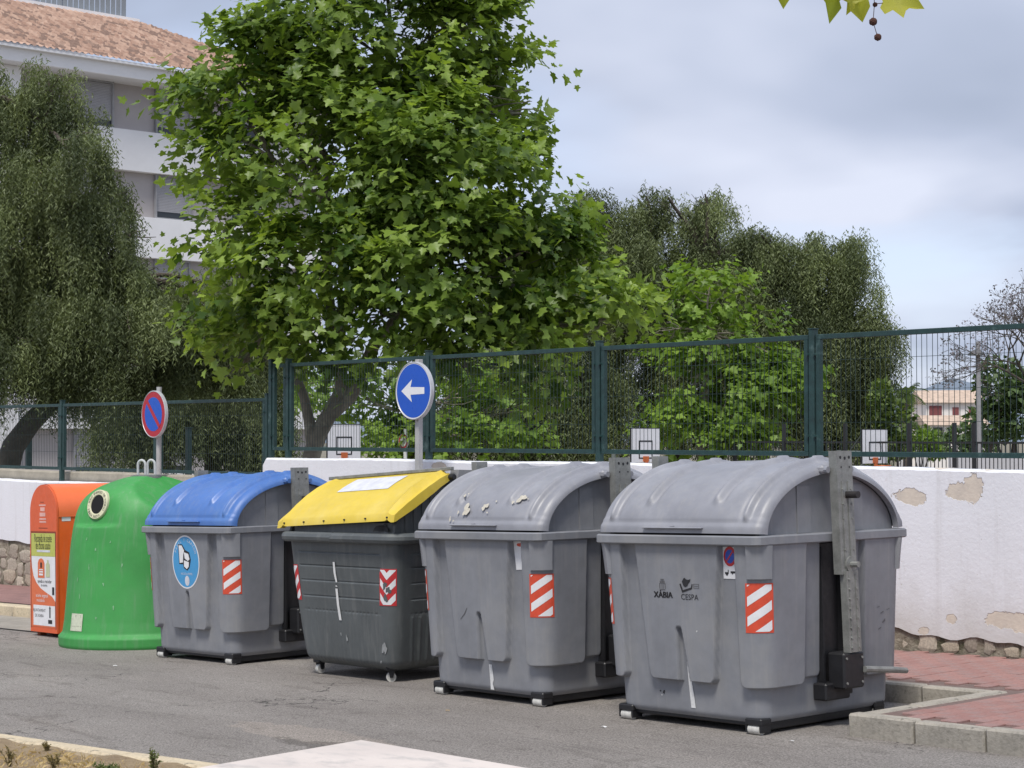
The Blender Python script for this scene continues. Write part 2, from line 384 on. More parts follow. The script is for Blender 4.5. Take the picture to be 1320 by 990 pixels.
# pavers, laid with their long side towards the wall
PL, PW, gap = .235, .117, .006
bm_ = MB().box(-(PW-gap)/2, (PW-gap)/2, -(PL-gap)/2, (PL-gap)/2, -.03, .012, .004).mesh('paver'); bm_.materials.append(paverm)
cand = []
i = 0; x = -9.55
while x < -3.75:
    off = (i % 2)*.5*PL; y = YF+.115+PL/2-off
    while y < 11.76:
        ok = (y > YB+.14+PL/2) or (x > XR+.17)
        if ok and y > YF+.11+PL*.5 and y < 11.74-PL*.4:
            px, py, Z = topx((x, y, gz(x)+.13)); vis = (-20 < px < 1345) and py < 1000
            hid = px < 1150
            cand.append(((0 if vis and not hid else 1), Z, x, y))
        y += PL
    x += PW; i += 1
cand.sort()
for c in cand[:300]:
    o = bpy.data.objects.new('paver', bm_); COL.objects.link(o); o.parent = pav if c[3] > YB+.1 else pav2
    o.location = (c[2], c[3], gz(c[2])+.118+random.uniform(-.002, .003)); o.rotation_euler = (random.uniform(-.003, .003), TILT+random.uniform(-.005, .005), random.uniform(-.006, .006))
rest = MB()
for c in cand[300:]:
    z = gz(c[2])+.122; a, b2 = (PW-gap)/2, (PL-gap)/2
    rest.add([(c[2]-a, c[3]-b2, z), (c[2]+a, c[3]-b2, z), (c[2]+a, c[3]+b2, z), (c[2]-a, c[3]+b2, z)], [(0, 1, 2, 3)])
if rest.v: tag(rest.build('paver_field', paverm, pav), kind='stuff')
mh = MB().lathe([(.13, .0), (.13, .012), (.12, .014)], 20).build('manhole_cover', mat('grey_cover', (.34, .34, .35), .6), None); mh.location = (-5.62, 9.55, gz(-5.62)+.126); mh.rotation_euler = (0, TILT, 0)
tag(mh, 'small pale grey round utility cover set in the red brick pavement', 'utility cover')
# kerb stones
def kerbstone(x0, x1, y0, y1, m, parent, top=.128, key=None):
    L_ = Vector((x1-x0, y1-y0)).length; xc, yc = (x0+x1)/2, (y0+y1)/2
    return xc, yc
def kerbrun(p0, p1, wid, m, parent, step=.5, top=.13, first=0.):
    d = Vector((p1[0]-p0[0], p1[1]-p0[1])); n = max(1, round(d.length/step)); st = d.length/n; an = math.atan2(d.y, d.x); u = d.normalized(); w_ = Vector((-u.y, u.x))
    for k in range(n):
        q = random.uniform(.004, .012)
        b = MB().box(-st/2+q/2+.002, st/2-q/2, -wid/2, wid/2, -.16, 0, .012); me = b.mesh('kerb_stone'); o = link('kerb_stone', me, m, parent)
        c = Vector(p0)+u*(st*(k+.5)); o.location = (c.x, c.y, gz(c.x)+top+random.uniform(-.004, .004))
        sl = math.atan(S*u.x); o.rotation_euler = (0, -sl, an) if abs(u.x) > .5 else (0, 0, an)
        o.rotation_euler.z += random.uniform(-.008, .008)
kw = .105
kerbrun((XR, YF+kw/2), (XR+9, YF+kw/2), kw, kerbm, pav2, .475)
kerbrun((XR+kw/2, YF+kw+.01), (XR+kw/2, YB+.12), kw, kerbm, pav2, .48, .127)
kerbrun((XR-.0, YB+.06), (-17.2, YB+.06), kw, kerbm, pav, .5, .127)
kerbrun((-17.2, YB+.0), (-30, YB-.25), .2, kerby, pav, .6, .125)
# pale concrete gutter and joint beside the orange bin
gut = pyd('gutter', [(x, y, gz(x)+.004) for x, y in ((-30, 9.55), (-16.4, 9.78), (-16.4, 8.95), (-17.9, 8.80), (-30, 8.35))], [(0, 1, 2, 3, 4)], mat('gutter_concrete', (.30, .275, .235), .9, .2, 4, .003, 60)); tag(gut, kind='structure')
crk = pyd('gutter_joint', [(x, y, gz(x)+.008) for x, y in ((-30, 8.33), (-17.9, 8.78), (-17.4, 8.83), (-17.4, 8.87), (-17.9, 8.82), (-30, 8.38))], [(0, 1, 2, 3, 4, 5)], mat('tar_joint', (.02, .02, .02), .9)); tag(crk, kind='structure')

# ------------------------------------------------------------------ near side: planting strip and bench
NA = math.atan2(.245, 1.80); nd_ = Vector((math.cos(NA), math.sin(NA))); nn_ = Vector((-nd_.y, nd_.x)); n0 = Vector((-10.07, 4.74))
def near(u, v, z): p = n0+nd_*u+nn_*v; return (p.x, p.y, gz(p.x)+z)
v = []; nu, nv = 60, 16
for j in range(nv+1):
    for i in range(nu+1):
        u_, v_ = -3.5+8*i/nu, -.02-2.6*j/nv; v.append(near(u_, v_-.10, .075+.03*math.sin(u_*3.1+j*.9)*math.cos(u_*1.7+v_*5)+.015*math.sin(u_*11+v_*9)))
earth = pyd('planting_strip', v, [(j*(nu+1)+i, (j+1)*(nu+1)+i, (j+1)*(nu+1)+i+1, j*(nu+1)+i+1) for j in range(nv) for i in range(nu)], dirtm, None, True); tag(earth, kind='structure')
kerbrun(near(-3.6, -.06, 0)[:2], near(4.6, -.06, 0)[:2], .12, kerby, earth, .8, .10)
bench = thing('concrete_bench', 'pale pinkish concrete bench slab beside the dry planting strip', 'bench', (0, 0, 0))
sc = Vector((-6.60, 4.855)); sa = R(6.5); su = Vector((math.cos(sa), math.sin(sa))); sv = Vector((su.y, -su.x))
sm = Matrix(((su.x, sv.x, 0, sc.x), (su.y, sv.y, 0, sc.y), (0, 0, 1, 0), (0, 0, 0, 1)))
MB().box(0, 2.6, 0, 1.02, .30, .40, .012, sm).build('slab', slabm, bench)
for q in (.35, 2.15): MB().box(q-.15, q+.15, .2, .85, gz(-6)-.0, .30, .01, sm).build('support', kerbm, bench)
# dry grass over the strip
def blades(cent, n, spread, h, wid, q, zf):
    V, T = [], []
    for c in cent:
        for _ in range(n):
            x, y = c[0]+q.gauss(0, spread), c[1]+q.gauss(0, spread); z = zf(x, y); a = q.uniform(0, 6.28); l = h*q.uniform(.4, 1.3); le = q.uniform(.2, 1.6); k = len(V)
            dx, dy = math.cos(a), math.sin(a); V += [(x-dy*wid, y+dx*wid, z), (x+dy*wid, y-dx*wid, z), (x+dx*l*le*.4, y+dy*l*le*.4, z+l*.7), (x+dx*l*le, y+dy*l*le, z+l*(1.0 if le < .8 else .75))]
            T += [(k, k+1, k+2), (k+1, k+3, k+2)]
    return V, T
q = random.Random(5)
cen = [near(q.uniform(-1.4, 3.2), -.14-abs(q.gauss(0, .45)), 0) for _ in range(420)]
V, T = blades(cen, 9, .05, .035, .0016, q, lambda x, y: gz(x)+.06)
straw = leafmat('dry_straw', (.42, .30, .14), (.66, .52, .28), .2, .7)
o = npmesh('dry_grass', V, T, straw, None, tone=np.repeat(rng.random(len(V)//4), 4)); tag(o, 'short dry straw coloured grass over the planting strip', 'grass', kind='stuff')
weedm = leafmat('weed_green', (.07, .10, .03), (.17, .20, .07), .3, .6); weedd = leafmat('weed_brown', (.16, .13, .07), (.30, .24, .12), .3, .7)
def weed(u_, v_, h, n, lab, m, seed, wide=.05):
    q = random.Random(seed); c = Vector(near(u_, v_, .07)); V, T, tn = [], [], []
    root = thing('weed', lab, 'plant', c); st = MB()
    for k in range(n):
        a = q.uniform(0, 6.28); l = h*q.uniform(.45, 1.); bend = q.uniform(.05, .5)*wide/.05; P = [Vector((0, 0, -.03)), Vector((math.cos(a)*l*bend*.4, math.sin(a)*l*bend*.4, l*.55)), Vector((math.cos(a)*l*bend, math.sin(a)*l*bend, l))]
        st.tube(P, [.003, .002, .001], 4, False)
        for j in range(16):
            t = q.random()**.7; p = P[0].lerp(P[1], t*2) if t < .5 else P[1].lerp(P[2], t*2-1); e = Vector((q.gauss(0, 1), q.gauss(0, 1), q.gauss(.4, .6))).normalized()*q.uniform(.012, .028); s_ = e.orthogonal().normalized()*.0045; i_ = len(V)
            V += [tuple(p-s_), tuple(p+s_), tuple(p+e)]; T.append((i_, i_+1, i_+2)); tn += [q.random()]*3
    npmesh('leaves', V, T, m, root, tone=tn); st.build('stem', weedd, root)
weed(-.12, -.22, .17, 12, 'tall dry brown weed with bare stems at the strip edge', weedd, 1)
weed(1.95, -.36, .15, 16, 'green upright weed beside the bench slab', weedm, 2, .04)
weed(1.75, -.50, .07, 60, 'low green weed mat spreading beside the bench slab', weedm, 3, .20)
weed(.78, -.20, .07, 14, 'small yellowish weed growing at the sandy kerb', weedd, 4)
weed(.36, -.40, .035, 26, 'tiny green weed in the middle of the dry earth', weedm, 6, .2)
weed(.95, -.55, .11, 10, 'thin dry weed beside the strip kerb with bare forked stems', weedd, 7, .09)
weed(1.28, -.50, .08, 12, 'short brown weed tuft standing in straw', weedd, 8, .09)

# ------------------------------------------------------------------ boundary wall, stones
YW = 11.75
hw = thing('boundary_wall', 'white rendered wall with peeling patches behind the grey containers', 'wall', (-8, YW, gz(-8)))
def absbox(b): return b
def wallpart(name, x0, x1, zb, zt, y0, y1, m, parent, nx=60, rnd=.0):
    """front sheet of a wall with a gently uneven face, plus top and back"""
    v = []; q = random.Random(3)
    for i in range(nx+1):
        x = x0+(x1-x0)*i/nx; w_ = .006*math.sin(x*2.3)+.004*math.sin(x*5.9); t = zt+.006*math.sin(x*1.9)+q.uniform(-.003, .003)
        if rnd: t -= rnd*max(0, 1-(x-x0)/rnd)**2
        zb_ = zb(x); v += [(x, y0+w_, zb_), (x, y0+w_, t-.02), (x, y0+w_+.02, t), (x, y1-.02, t), (x, y1, t-.02), (x, y1, -1.1)]
    f = []
    for i in range(nx):
        for k in range(5): a = i*6+k; f.append((a, a+6, a+7, a+1))
    f += [tuple(range(6)), tuple(nx*6+k for k in range(5, -1, -1))]
    o = pyd(name, v, f, m, parent); o.matrix_parent_inverse = Matrix.Translation(parent.location).inverted(); return o
foot = lambda x: gz(x)+.245+.03*math.sin(x*2.7)+.022*math.sin(x*6.3+1)+.014*math.sin(x*17)
wallpart('render_coat', -17.96, 6, foot, 1.525, YW, YW+.24, wallm, hw, 400, .07)
wallpart('rubble_core', -17.93, 6, lambda x: gz(x)+.0, .9, YW+.022, YW+.2, rubble, hw, 120)
stm = []
for k, c in enumerate(((.50, .43, .33), (.44, .385, .31), (.56, .49, .39), (.36, .31, .25), (.45, .38, .29))): stm.append(mat('stone_%s' % ('honey', 'grey', 'pale', 'brown', 'pink')[k], c, .92, .25, 9, .006, 40))
def stone_mesh(seed, w_, h, d):
    q = random.Random(seed); bm = bmesh.new(); bmesh.ops.create_icosphere(bm, subdivisions=2, radius=1)
    ph = [q.uniform(0, 6.28) for _ in range(6)]
    for vt in bm.verts:
        c = vt.co; s_ = 1/max(abs(c.x), abs(c.z), abs(c.y))**.9
        k = 1+.10*math.sin(3*c.x+ph[0])+.10*math.sin(3.3*c.z+ph[1])+.07*math.sin(5*c.x+4*c.z+ph[2])
        vt.co = Vector((c.x*w_/2*s_*k*.92, c.y*d*s_*.8, c.z*h/2*s_*k*.92))
    me = bpy.data.meshes.new('stone'); bm.to_mesh(me); bm.free(); return me
SM = {}
def stone(x, z, w_, h, parent, y=YW, d=.05, seed=None):
    sd_ = random.randrange(24) if seed is None else seed
    if sd_ not in SM: SM[sd_] = stone_mesh(sd_, 1., 1., 1.); SM[sd_].materials.append(stm[sd_ % 5])
    o = link('stone', SM[sd_], None, parent); o.matrix_parent_inverse = Matrix.Translation(parent.location).inverted()
    o.location = (x, y+.03, z); o.scale = (w_, d, h); o.rotation_euler = (0, random.uniform(-.2, .2), 0)
q = random.Random(9)
x = -9.3
while x < -4.5:
    w_ = q.uniform(.10, .26); h = q.uniform(.10, .20); stone(x+w_/2, gz(x)+.12+h*.45+q.uniform(-.01, .03), w_, h, hw, d=.02+q.uniform(0, .012)); x += w_+q.uniform(.01, .12)
    if q.random() < .45: stone(x-.05, gz(x)+.12+.19, q.uniform(.06, .12), q.uniform(.05, .09), hw, d=.03)
lw = thing('lower_wall', 'low white wall on a rough stone footing behind the orange bin', 'wall', (-22, YW, gz(-22)))
wallpart('render_coat', -34, -17.97, lambda x: .235+.012*math.sin(x*4)+.008*math.sin(x*11), 1.139, YW, YW+.22, wallm, lw, 120)
wallpart('rubble_core', -34, -17.97, lambda x: gz(x)+0, .5, YW+.025, YW+.2, rubble, lw, 40)
wallpart('coping_behind', -34, -18.0, lambda x: 1.0, 1.275, YW+.235, YW+.5, mat('beige_concrete', (.42, .38, .31), .9, .15, 4), lw, 20)
z0 = lambda x: gz(x)+.12
x = -26.6
rowh = [.0, .20, .40, .60]
for r_ in range(4):
    x = -26.4+q.uniform(0, .2)
    while x < -18.1:
        w_ = q.choice((.13, .2, .26, .34, .42))*q.uniform(.85, 1.15); hh = q.uniform(.13, .25); zc = z0(x)+.10+r_*.185+q.uniform(-.045, .045)
        if zc+hh/2 < .26: stone(x+w_/2, zc, w_*.99, hh, lw, d=.03+q.uniform(-.012, .018))
        x += w_+.012

# ------------------------------------------------------------------ fences on the wall
fgreen = mat('fence_green', (.016, .048, .046), .5, .25, 14, .0008, 60, col2=(.075, .125, .12), c2scale=7, c2lo=.60, c2hi=.74)
wire_m = mat('wire_green', (.018, .036, .034), .5, .1, 10)
YFN = 11.87
def fence(name, label, posts, zt, zb, zpost, ztop_extra, parts, n_h=3):
    root = thing(name, label, 'fence', (posts[0], YFN, zpost))
    inv = Matrix.Translation(root.location).inverted()
    def add(b, nm, m, kind=None):
        o = b.build(nm, m, root); o.matrix_parent_inverse = inv
        if kind: tag(o, kind=kind)
        return o
    for p in posts: 
        po = add(MB().box(p-.03, p+.03, YFN-.03, YFN+.03, zpost, zt+.045, .004).box(p-.034, p+.034, YFN-.034, YFN+.034, zt+.045, zt+.055), 'post', fgreen)
    for p0, p1 in zip(posts, posts[1:]):
        g_ = .045; x0, x1 = p0+g_, p1-g_; t = .042
        b = MB().box(x0, x1, YFN-.02, YFN+.02, zt-t, zt, .003).box(x0, x1, YFN-.02, YFN+.02, zb, zb+t, .003).box(x0, x0+t, YFN-.0205, YFN+.0205, zb+t, zt-t).box(x1-t, x1, YFN-.0205, YFN+.0205, zb+t, zt-t)
        add(b, 'panel_frame', fgreen)
        for z in (zt-.17, zb+.17):
            for p, sx in ((p0, 1), (p1, -1)): add(MB().tube([(p, YFN-.012, z), (p+sx*.05, YFN-.012, z)], .012, 6).tube([(p+sx*.037, YFN-.045, z), (p+sx*.037, YFN, z)], .012, 6), 'clamp', fgreen)
        if x1-x0 < .5: continue
        b = MB(); n = int((x1-x0-2*t)/.05); r_ = .0018
        for k in range(1, n):
            x = x0+t+(x1-x0-2*t)*k/n+random.uniform(-.002, .002); b.box(x-r_, x+r_, YFN-r_, YFN+r_, zb+t, zt-t)
        for k in range(1, n_h+1):
            z = zb+t+(zt-zb-2*t)*k/(n_h+.6)-.02; b.box(x0+t, x1-t, YFN+r_, YFN+2.6*r_, z-r_, z+r_)
        add(b, 'wire_mesh', wire_m, 'stuff')
    return root
fence('mesh_fence', 'tall dark green wire mesh fence on top of the white wall', [-17.95, -17.59, -14.93, -12.31, -9.70, -7.08, -4.46, -1.84], 2.638, 1.609, 1.40, 0, None)
fence('low_mesh_fence', 'lower dark green mesh fence behind the orange bin and the pepper tree trunk', [-31.3, -28.64, -25.97, -23.29, -20.61, -18.03], 2.237, 1.30, 1.05, 0, None)
# ================================================================== containers
plastic = mat('grey_plastic', (.21, .217, .235), .48, .13, 2.2, .0006, 180, streak=.34, col2=(.27, .268, .265), c2scale=1.6, c2lo=.52, c2hi=.78)
plastic_l = mat('sky_lightened_lid_plastic', (.245, .25, .277), .46, .12, 2., .0005, 160, streak=.34, col2=(.33, .335, .36), c2scale=1.8, c2lo=.5, c2hi=.75)  # body plastic with sky reflection put into a lighter colour, plus dusty patches
blue_p = mat('blue_plastic', (.062, .155, .42), .45, .10, 2.2, .0005, 160, streak=.2, col2=(.10, .21, .46), c2scale=1.8, c2lo=.5, c2hi=.75)
yellow_p = mat('yellow_plastic', (.64, .475, .05), .45, .07, 2.5, .0005, 160, streak=.12, col2=(.70, .56, .16), c2scale=1.6, c2lo=.52, c2hi=.8)
dark_p = mat('charcoal_plastic', (.088, .098, .10), .5, .12, 3., .0006, 180, streak=.2)
green_p = mat('green_fibreglass', (.044, .285, .060), .58, .12, 1.6, .0016, 14, streak=.22, col2=(.075, .31, .09), c2scale=1.4, c2lo=.5, c2hi=.75)
orange_p = mat('orange_paint', (.78, .125, .02), .42, .07, 3., .0004, 40, streak=.2)
galv = mat('galvanised_steel', (.27, .275, .258), .5, .22, 14., .0004, 90, metal=.4, streak=.35)
black_m = mat('black_steel', (.012, .012, .014), .5, .2, 12)
roller_m = mat('roller_nylon', (.55, .54, .50), .5, .2, 30)
white_v = mat('white_vinyl', (.74, .74, .75), .45, .06, 12)
red_v = mat('red_reflective', (.62, .075, .035), .4, .10, 20)
crim_v = mat('crimson_reflective', (.52, .03, .035), .4, .14, 20)
blue_v = mat('blue_vinyl', (.06, .30, .58), .4, .06, 20)
deep_v = mat('deep_blue_vinyl', (.02, .08, .42), .4, .05, 20)
ink = mat('black_ink', (.018, .018, .02), .6, .2, 40)
greyink = mat('grey_ink', (.10, .10, .105), .6, .2, 60)
paper = mat('weathered_paper', (.60, .61, .66), .7, .12, 14)
cream_v = mat('cream_vinyl', (.62, .60, .40), .5, .08, 18)
chalk = mat('white_scuff', (.66, .66, .65), .7, .1, 40)
flake = mat('pale_flake', (.50, .465, .385), .7, .15, 40)

class Hull:
    """tapering rounded box, described by the running length s round it (s = 0 at mid front) and the height z"""
    def __init__(h, a0, b0, r0, fa, fb, fh=None):
        h.a0, h.b0, h.r0, h.fa, h.fb, h.fh = a0, b0, r0, fa, fb, fh
        q = math.pi*r0/2; A, B = a0-r0, b0-r0
        h.L = [A, q, 2*B, q, 2*A, q, 2*B, q, A]; h.P = sum(h.L)
    def base(h, s, z):
        s = np.mod(np.asarray(s, float), h.P); z = np.asarray(z, float); s, z = np.broadcast_arrays(s, z)
        a, b, r = h.fa(z), h.fb(z), np.full(z.shape, h.r0)
        x = np.zeros(z.shape); y = x.copy(); nx = x.copy(); ny = x.copy(); st = 0.
        A, B = a-r, b-r
        for i, l in enumerate(h.L):
            m = (s >= st-1e-9) & (s <= st+l+1e-9); t = np.clip((s-st)/l, 0, 1)
            if i in (1, 3, 5, 7):
                an = R(-90)+R(90)*((i-1)//2)+t*R(90); cx = A*(1, 1, -1, -1)[(i-1)//2]; cy = B*(-1, 1, 1, -1)[(i-1)//2]
                X, Y, NX, NY = cx+r*np.cos(an), cy+r*np.sin(an), np.cos(an), np.sin(an)
            else:
                X, Y, NX, NY = {0: (t*A, -b, 0, -1), 2: (a, -B+2*B*t, 1, 0), 4: (A-2*A*t, b, 0, 1), 6: (-a, B-2*B*t, -1, 0), 8: (-A+A*t, -b, 0, -1)}[i]
            x = np.where(m, X, x); y = np.where(m, Y, y); nx = np.where(m, NX, nx); ny = np.where(m, NY, ny); st += l
        return x, y, nx, ny
    def sw(h, s): return np.mod(np.asarray(s, float)+h.P/2, h.P)-h.P/2     # wrapped to -P/2 .. P/2
    def surf(h, s, z, off=0.):
        x, y, nx, ny = h.base(s, z)
        d = off+(h.fh(h.sw(s), z) if h.fh else 0)
        return np.stack([x+nx*d, y+ny*d, np.broadcast_to(z, x.shape)], -1)
    def pt(h, s, z, off=0.): return tuple(float(q) for q in h.surf(np.array(s), np.array(z), off))
    def mesh(h, name, zs, ns, m, parent):
        ss = np.arange(ns)*h.P/ns; Sg, Zg = np.meshgrid(ss, np.array(zs)); V = h.surf(Sg, Zg).reshape(-1, 3); nz = len(zs)
        i, j = np.meshgrid(np.arange(ns), np.arange(nz-1)); i2 = (i+1) % ns
        Q = np.stack([j*ns+i, j*ns+i2, (j+1)*ns+i2, (j+1)*ns+i], -1).reshape(-1, 4)
        o = npmesh(name, V, Q, m, parent, True, k=4)
        return o
def sstep(d, w): t = np.clip(.5-d/w, 0, 1); return t*t*(3-2*t)
def rbox(s, z, sl, sr, zb, zt, r):
    dx = np.maximum(sl-s, s-sr)+r; dy = np.maximum(zb-z, z-zt)+r
    return np.minimum(np.maximum(dx, dy), 0)+np.hypot(np.maximum(dx, 0), np.maximum(dy, 0))-r

# ---- the side-loading container ------------------------------------------------
def bin_h(s, z):
    a = np.abs(s); half = BH.P/2; a = np.where(a > half/2, half-a, a)      # front and back alike, left and right alike
    t = .05; k = (1.13-z)
    d = rbox(a, z, .452+.04*k, .945-.03*k, .275, 1.3, .045)                # corner panel wrapping round
    h = t*sstep(d, .011)
    d = rbox(a, z, -.4, .335-.075*k, .285, 1.3, .04)                       # forked middle panel
    slot = rbox(s, z, -.024, .014+.17*(.62-z), -1, .615, .014)
    h = np.maximum(h, t*.95*sstep(np.maximum(d, -slot), .010))
    d = rbox(a, z, .958-.03*k, 1.10, .31, 1.3, .03)                         # thin panel beside the arm
    h = np.maximum(h, .018*sstep(d, .015))
    cav = rbox(a, z, 1.115, 1.7, .20, 1.3, .03)
    h = np.where(a > 1.105, np.maximum(h-.05*sstep(cav, .02), -.05), h)
    h = h+.006*sstep(z-.10, .02)*0
    h = h-.05*np.clip((.105-z)/.04, 0, 1)**2*.5
    return h
BH = Hull(.61, .645, .10, lambda z: .593+.042*z, lambda z: .628+.036*z, None); BH.fh = bin_h

def profile(n, A, B, zb, p=1.9):
    th = np.linspace(0, math.pi, n); c, s_ = np.cos(th), np.sin(th)
    return np.stack([-A*np.sign(c)*np.abs(c)**(2/p), zb+B*np.abs(s_)**(2/p)], -1)
def lid_mesh(parent, m, scl=1.):
    A, B, zb = .712, .432, 1.198
    n = 150; th = np.linspace(0, math.pi, n)
    # resample by arc length
    pr = profile(1500, A, B, zb); d = np.r_[0, np.cumsum(np.hypot(*np.diff(pr, axis=0).T))]
    u = np.linspace(0, d[-1], n); Y = np.interp(u, d, pr[:, 0]); Z = np.interp(u, d, pr[:, 1])
    ty, tz = np.gradient(Y), np.gradient(Z); l = np.hypot(ty, tz); ny, nz = -tz/l, ty/l
    xs = np.unique(np.r_[np.linspace(-.685, .685, 155)])
    X, I = np.meshgrid(xs, np.arange(n)); arc = u[I]; low = np.minimum(arc, d[-1]-arc)
    fade = np.clip((low-.17)/.07, 0, 1); fade = fade*fade*(3-2*fade)
    disp = np.zeros(X.shape)
    for x0 in (-.285, .285):
        disp += .026*np.exp(-((X-x0)/.024)**2)*fade-.012*np.exp(-((X-x0-.046)/.016)**2)*fade-.005*np.exp(-((X-x0+.05)/.02)**2)*fade
    e = .565+.0*X; f2 = np.clip((low-.07)/.04, 0, 1)
    disp += (.022*np.exp(-((np.abs(X)-e)/.016)**2)-.016*sstep(-(np.abs(X)-.59), .02))*f2-.035*np.clip((np.abs(X)-.635)/.05, 0, 1)**2
    disp += -.012*np.exp(-((np.abs(X)-.525)/.018)**2)*f2
    disp += -.006*np.exp(-((low-.07)/.012)**2)                              # crease above the lower band
    disp += .006*sstep(low-.05, .02)                                        # lower band stands proud
    mid = np.abs(arc-d[-1]/2); disp += .010*sstep(mid-.05, .02)
    disp += .004*np.sin(X*5+arc*3)*np.sin(arc*4)
    V = np.stack([X, Y[I]+ny[I]*disp, Z[I]+nz[I]*disp], -1); k = len(xs)
    V = V.reshape(-1, 3); i, j = np.meshgrid(np.arange(k-1), np.arange(n-1))
    Q = np.stack([j*k+i, j*k+i+1, (j+1)*k+i+1, (j+1)*k+i], -1).reshape(-1, 4)
    Vl, Ql = [V], [Q]; c = len(V)
    for sx in (-1, 1):                                                      # turned-down ends
        col = V[(np.arange(n)*k+(k-1 if sx > 0 else 0))]
        inn = np.stack([np.full(n, sx*.687), Y*.895, zb-.006+(Z-zb)*.83], -1); inn2 = inn.copy(); inn2[:, 0] = sx*.645
        ring = np.concatenate([col, inn, inn2]); Vl.append(ring); a = np.arange(n-1)
        for q in (0, n):
            Ql.append(np.stack([c+q+a, c+q+a+1, c+q+n+a+1, c+q+n+a], -1))
        c += len(ring)
    o = npmesh('lid', np.concatenate(Vl), np.concatenate(Ql), m, parent, True, k=4)
    bm = bmesh.new(); bm.from_mesh(o.data); bmesh.ops.remove_doubles(bm, verts=list(bm.verts), dist=.0004)
    bmesh.ops.recalc_face_normals(bm, faces=list(bm.faces)); bm.to_mesh(o.data); bm.free()
    return autosmooth(o, 50)

def stripe_sticker(parent, hull, s0, s1, z0, z1, off, red, name='reflective_sticker', vee=False, lean=1.):
    mp = lambda u, v: hull.pt(u, v, off)
    base = flat(name, [rect2(s0, s1, z0, z1, 8, 6)], mp, red, parent)
    mp2 = lambda u, v: hull.pt(u, v, off+.0012)
    sh = []; g = .008; nc = 8; us = np.linspace(s0+g, s1-g, nc+1); per = (z1-z0)*.40
    for i in range(nc):
        u0, u1 = us[i], us[i+1]; k = lean
        if vee: k = -1.0 if (u0+u1)/2 < (s0+s1)/2 else 1.0
        for q in range(-6, 8):
            lo = q*per+(z0-(s0+s1)/2*k)-.25*per; P = clip_diag(u0, u1, z0+g, z1-g, lo, lo+per*.48, k)
            if P: sh.append(poly2(P))
    flat('white_stripes', sh, mp2, white_v, base); return base

def make_roller(parent, x, y):
    b = MB(); b.box(-.065, .065, -.045, .055, .055, .098, .008).box(-.062, -.048, -.04, .045, .015, .07).box(.048, .062, -.04, .045, .015, .07)
    h = b.build('roller_bracket', black_m, parent); h.location = (x, y, 0)
    r = MB().tube([(-.044, -.012, .032), (.044, -.012, .032)], .032, 14).build('roller', roller_m, h, True); autosmooth(r)

def build_arm(root, sx, lidm):
    mir = Matrix.Diagonal((sx, 1, 1, 1))
    def fin(b, name, m, par, sm=False):
        b.v = [(p[0]*sx, p[1], p[2]) for p in b.v]; o = b.build(name, m, par); return autosmooth(o) if sm else o
    brk = fin(MB().box(.575, .612, -.125, .15, .17, 1.125, .01).box(.612, .66, -.115, -.10, .25, 1.10).box(.612, .655, .09, .105, .4, 1.1)
              .box(.60, .705, -.16, .08, .165, .27, .01), 'arm_bracket', black_m, root)
    hs = fin(MB().box(.66, .79, -.085, .115, .235, .455, .012).box(.66, .70, -.14, .11, .19, .25, .006), 'pivot_housing', black_m, root)
    for y in (-.06, .09):
        for z in (.27, .42): fin(MB().tube([(.789, y, z), (.796, y, z)], .008, 8), 'bolt', galv, hs)
    # upper arm: folded channel plate
    T = lambda y, z: y+.028*(1.66-z)
    def plate(b, z0, z1, y0, y1, x0, x1):
        v = []
        for z in (z0, z1):
            for y in (y0, y1):
                for x in (x0, x1): v.append((x, T(y, z), z))
        b.add(v, [(0, 1, 3, 2), (4, 6, 7, 5), (0, 4, 5, 1), (2, 3, 7, 6), (0, 2, 6, 4), (1, 5, 7, 3)])
    b = MB(); plate(b, .93, 1.685, -.092, .058, .772, .782); plate(b, .93, 1.685, -.092, -.084, .722, .772); plate(b, .93, 1.62, .050, .058, .722, .772)
    plate(b, .95, 1.50, -.055, -.03, .782, .788); plate(b, .95, 1.50, .0, .025, .782, .788)
    up = fin(b, 'upper_arm', galv, root)
    for y, z in ((-.055, 1.645), (.03, 1.645), (-.012, 1.64), (-.05, 1.585), (.03, 1.585)):
        fin(MB().tube([(.776, T(y, z), z), (.7835, T(y, z), z)], .010 if z > 1.6 else .006, 8), 'hole_shade_disc', black_m, up)  # black discs stand in for the shade inside the holes
    for y, z in ((-.05, 1.45), (.03, 1.45), (-.05, 1.36), (.03, 1.36), (-.05, 1.27), (.03, 1.27), (-.05, 1.08), (.03, 1.08)):
        fin(MB().tube([(.78, T(y, z), z), (.792, T(y, z), z)], .008, 8), 'rivet', galv, up)
    fin(MB().tube([(.74, T(-.01, 1.415), 1.415), (.872, T(-.01, 1.415), 1.415)], .022, 12), 'lifting_pin', mat('dark_iron', (.05, .045, .045), .5, .2, 10, metal=.6), up, True)
    fin(MB().tube([(.780, T(-.01, .99), .99), (.797, T(-.01, .99), .99)], .05, 16).tube([(.79, T(-.01, .99), .99), (.85, T(-.01, .99), .99)], .018, 10), 'pivot_pin', galv, up, True)
    b = MB(); plate(b, .455, .95, -.07, .045, .79, .80); plate(b, .455, .95, -.07, -.062, .75, .79); plate(b, .46, .93, -.05, -.034, .80, .805); plate(b, .46, .93, .01, .026, .80, .805)
    lo = fin(b, 'lower_arm', galv, root)
    for z in np.linspace(.485, .90, 8):
        for y in (-.05, .02): fin(MB().tube([(.80, T(y, z), z), (.809, T(y, z), z)], .007, 6), 'rivet', galv, lo)
    for q in (-1, 1):
        fin(MB().box(.62, .715, q*.115-.03, q*.115+.03, 1.545, 1.60, .016).tube([(.64, q*.115, 1.57), (.735, q*.115, 1.57)], .02, 8), 'hinge_lug', lidm, root)

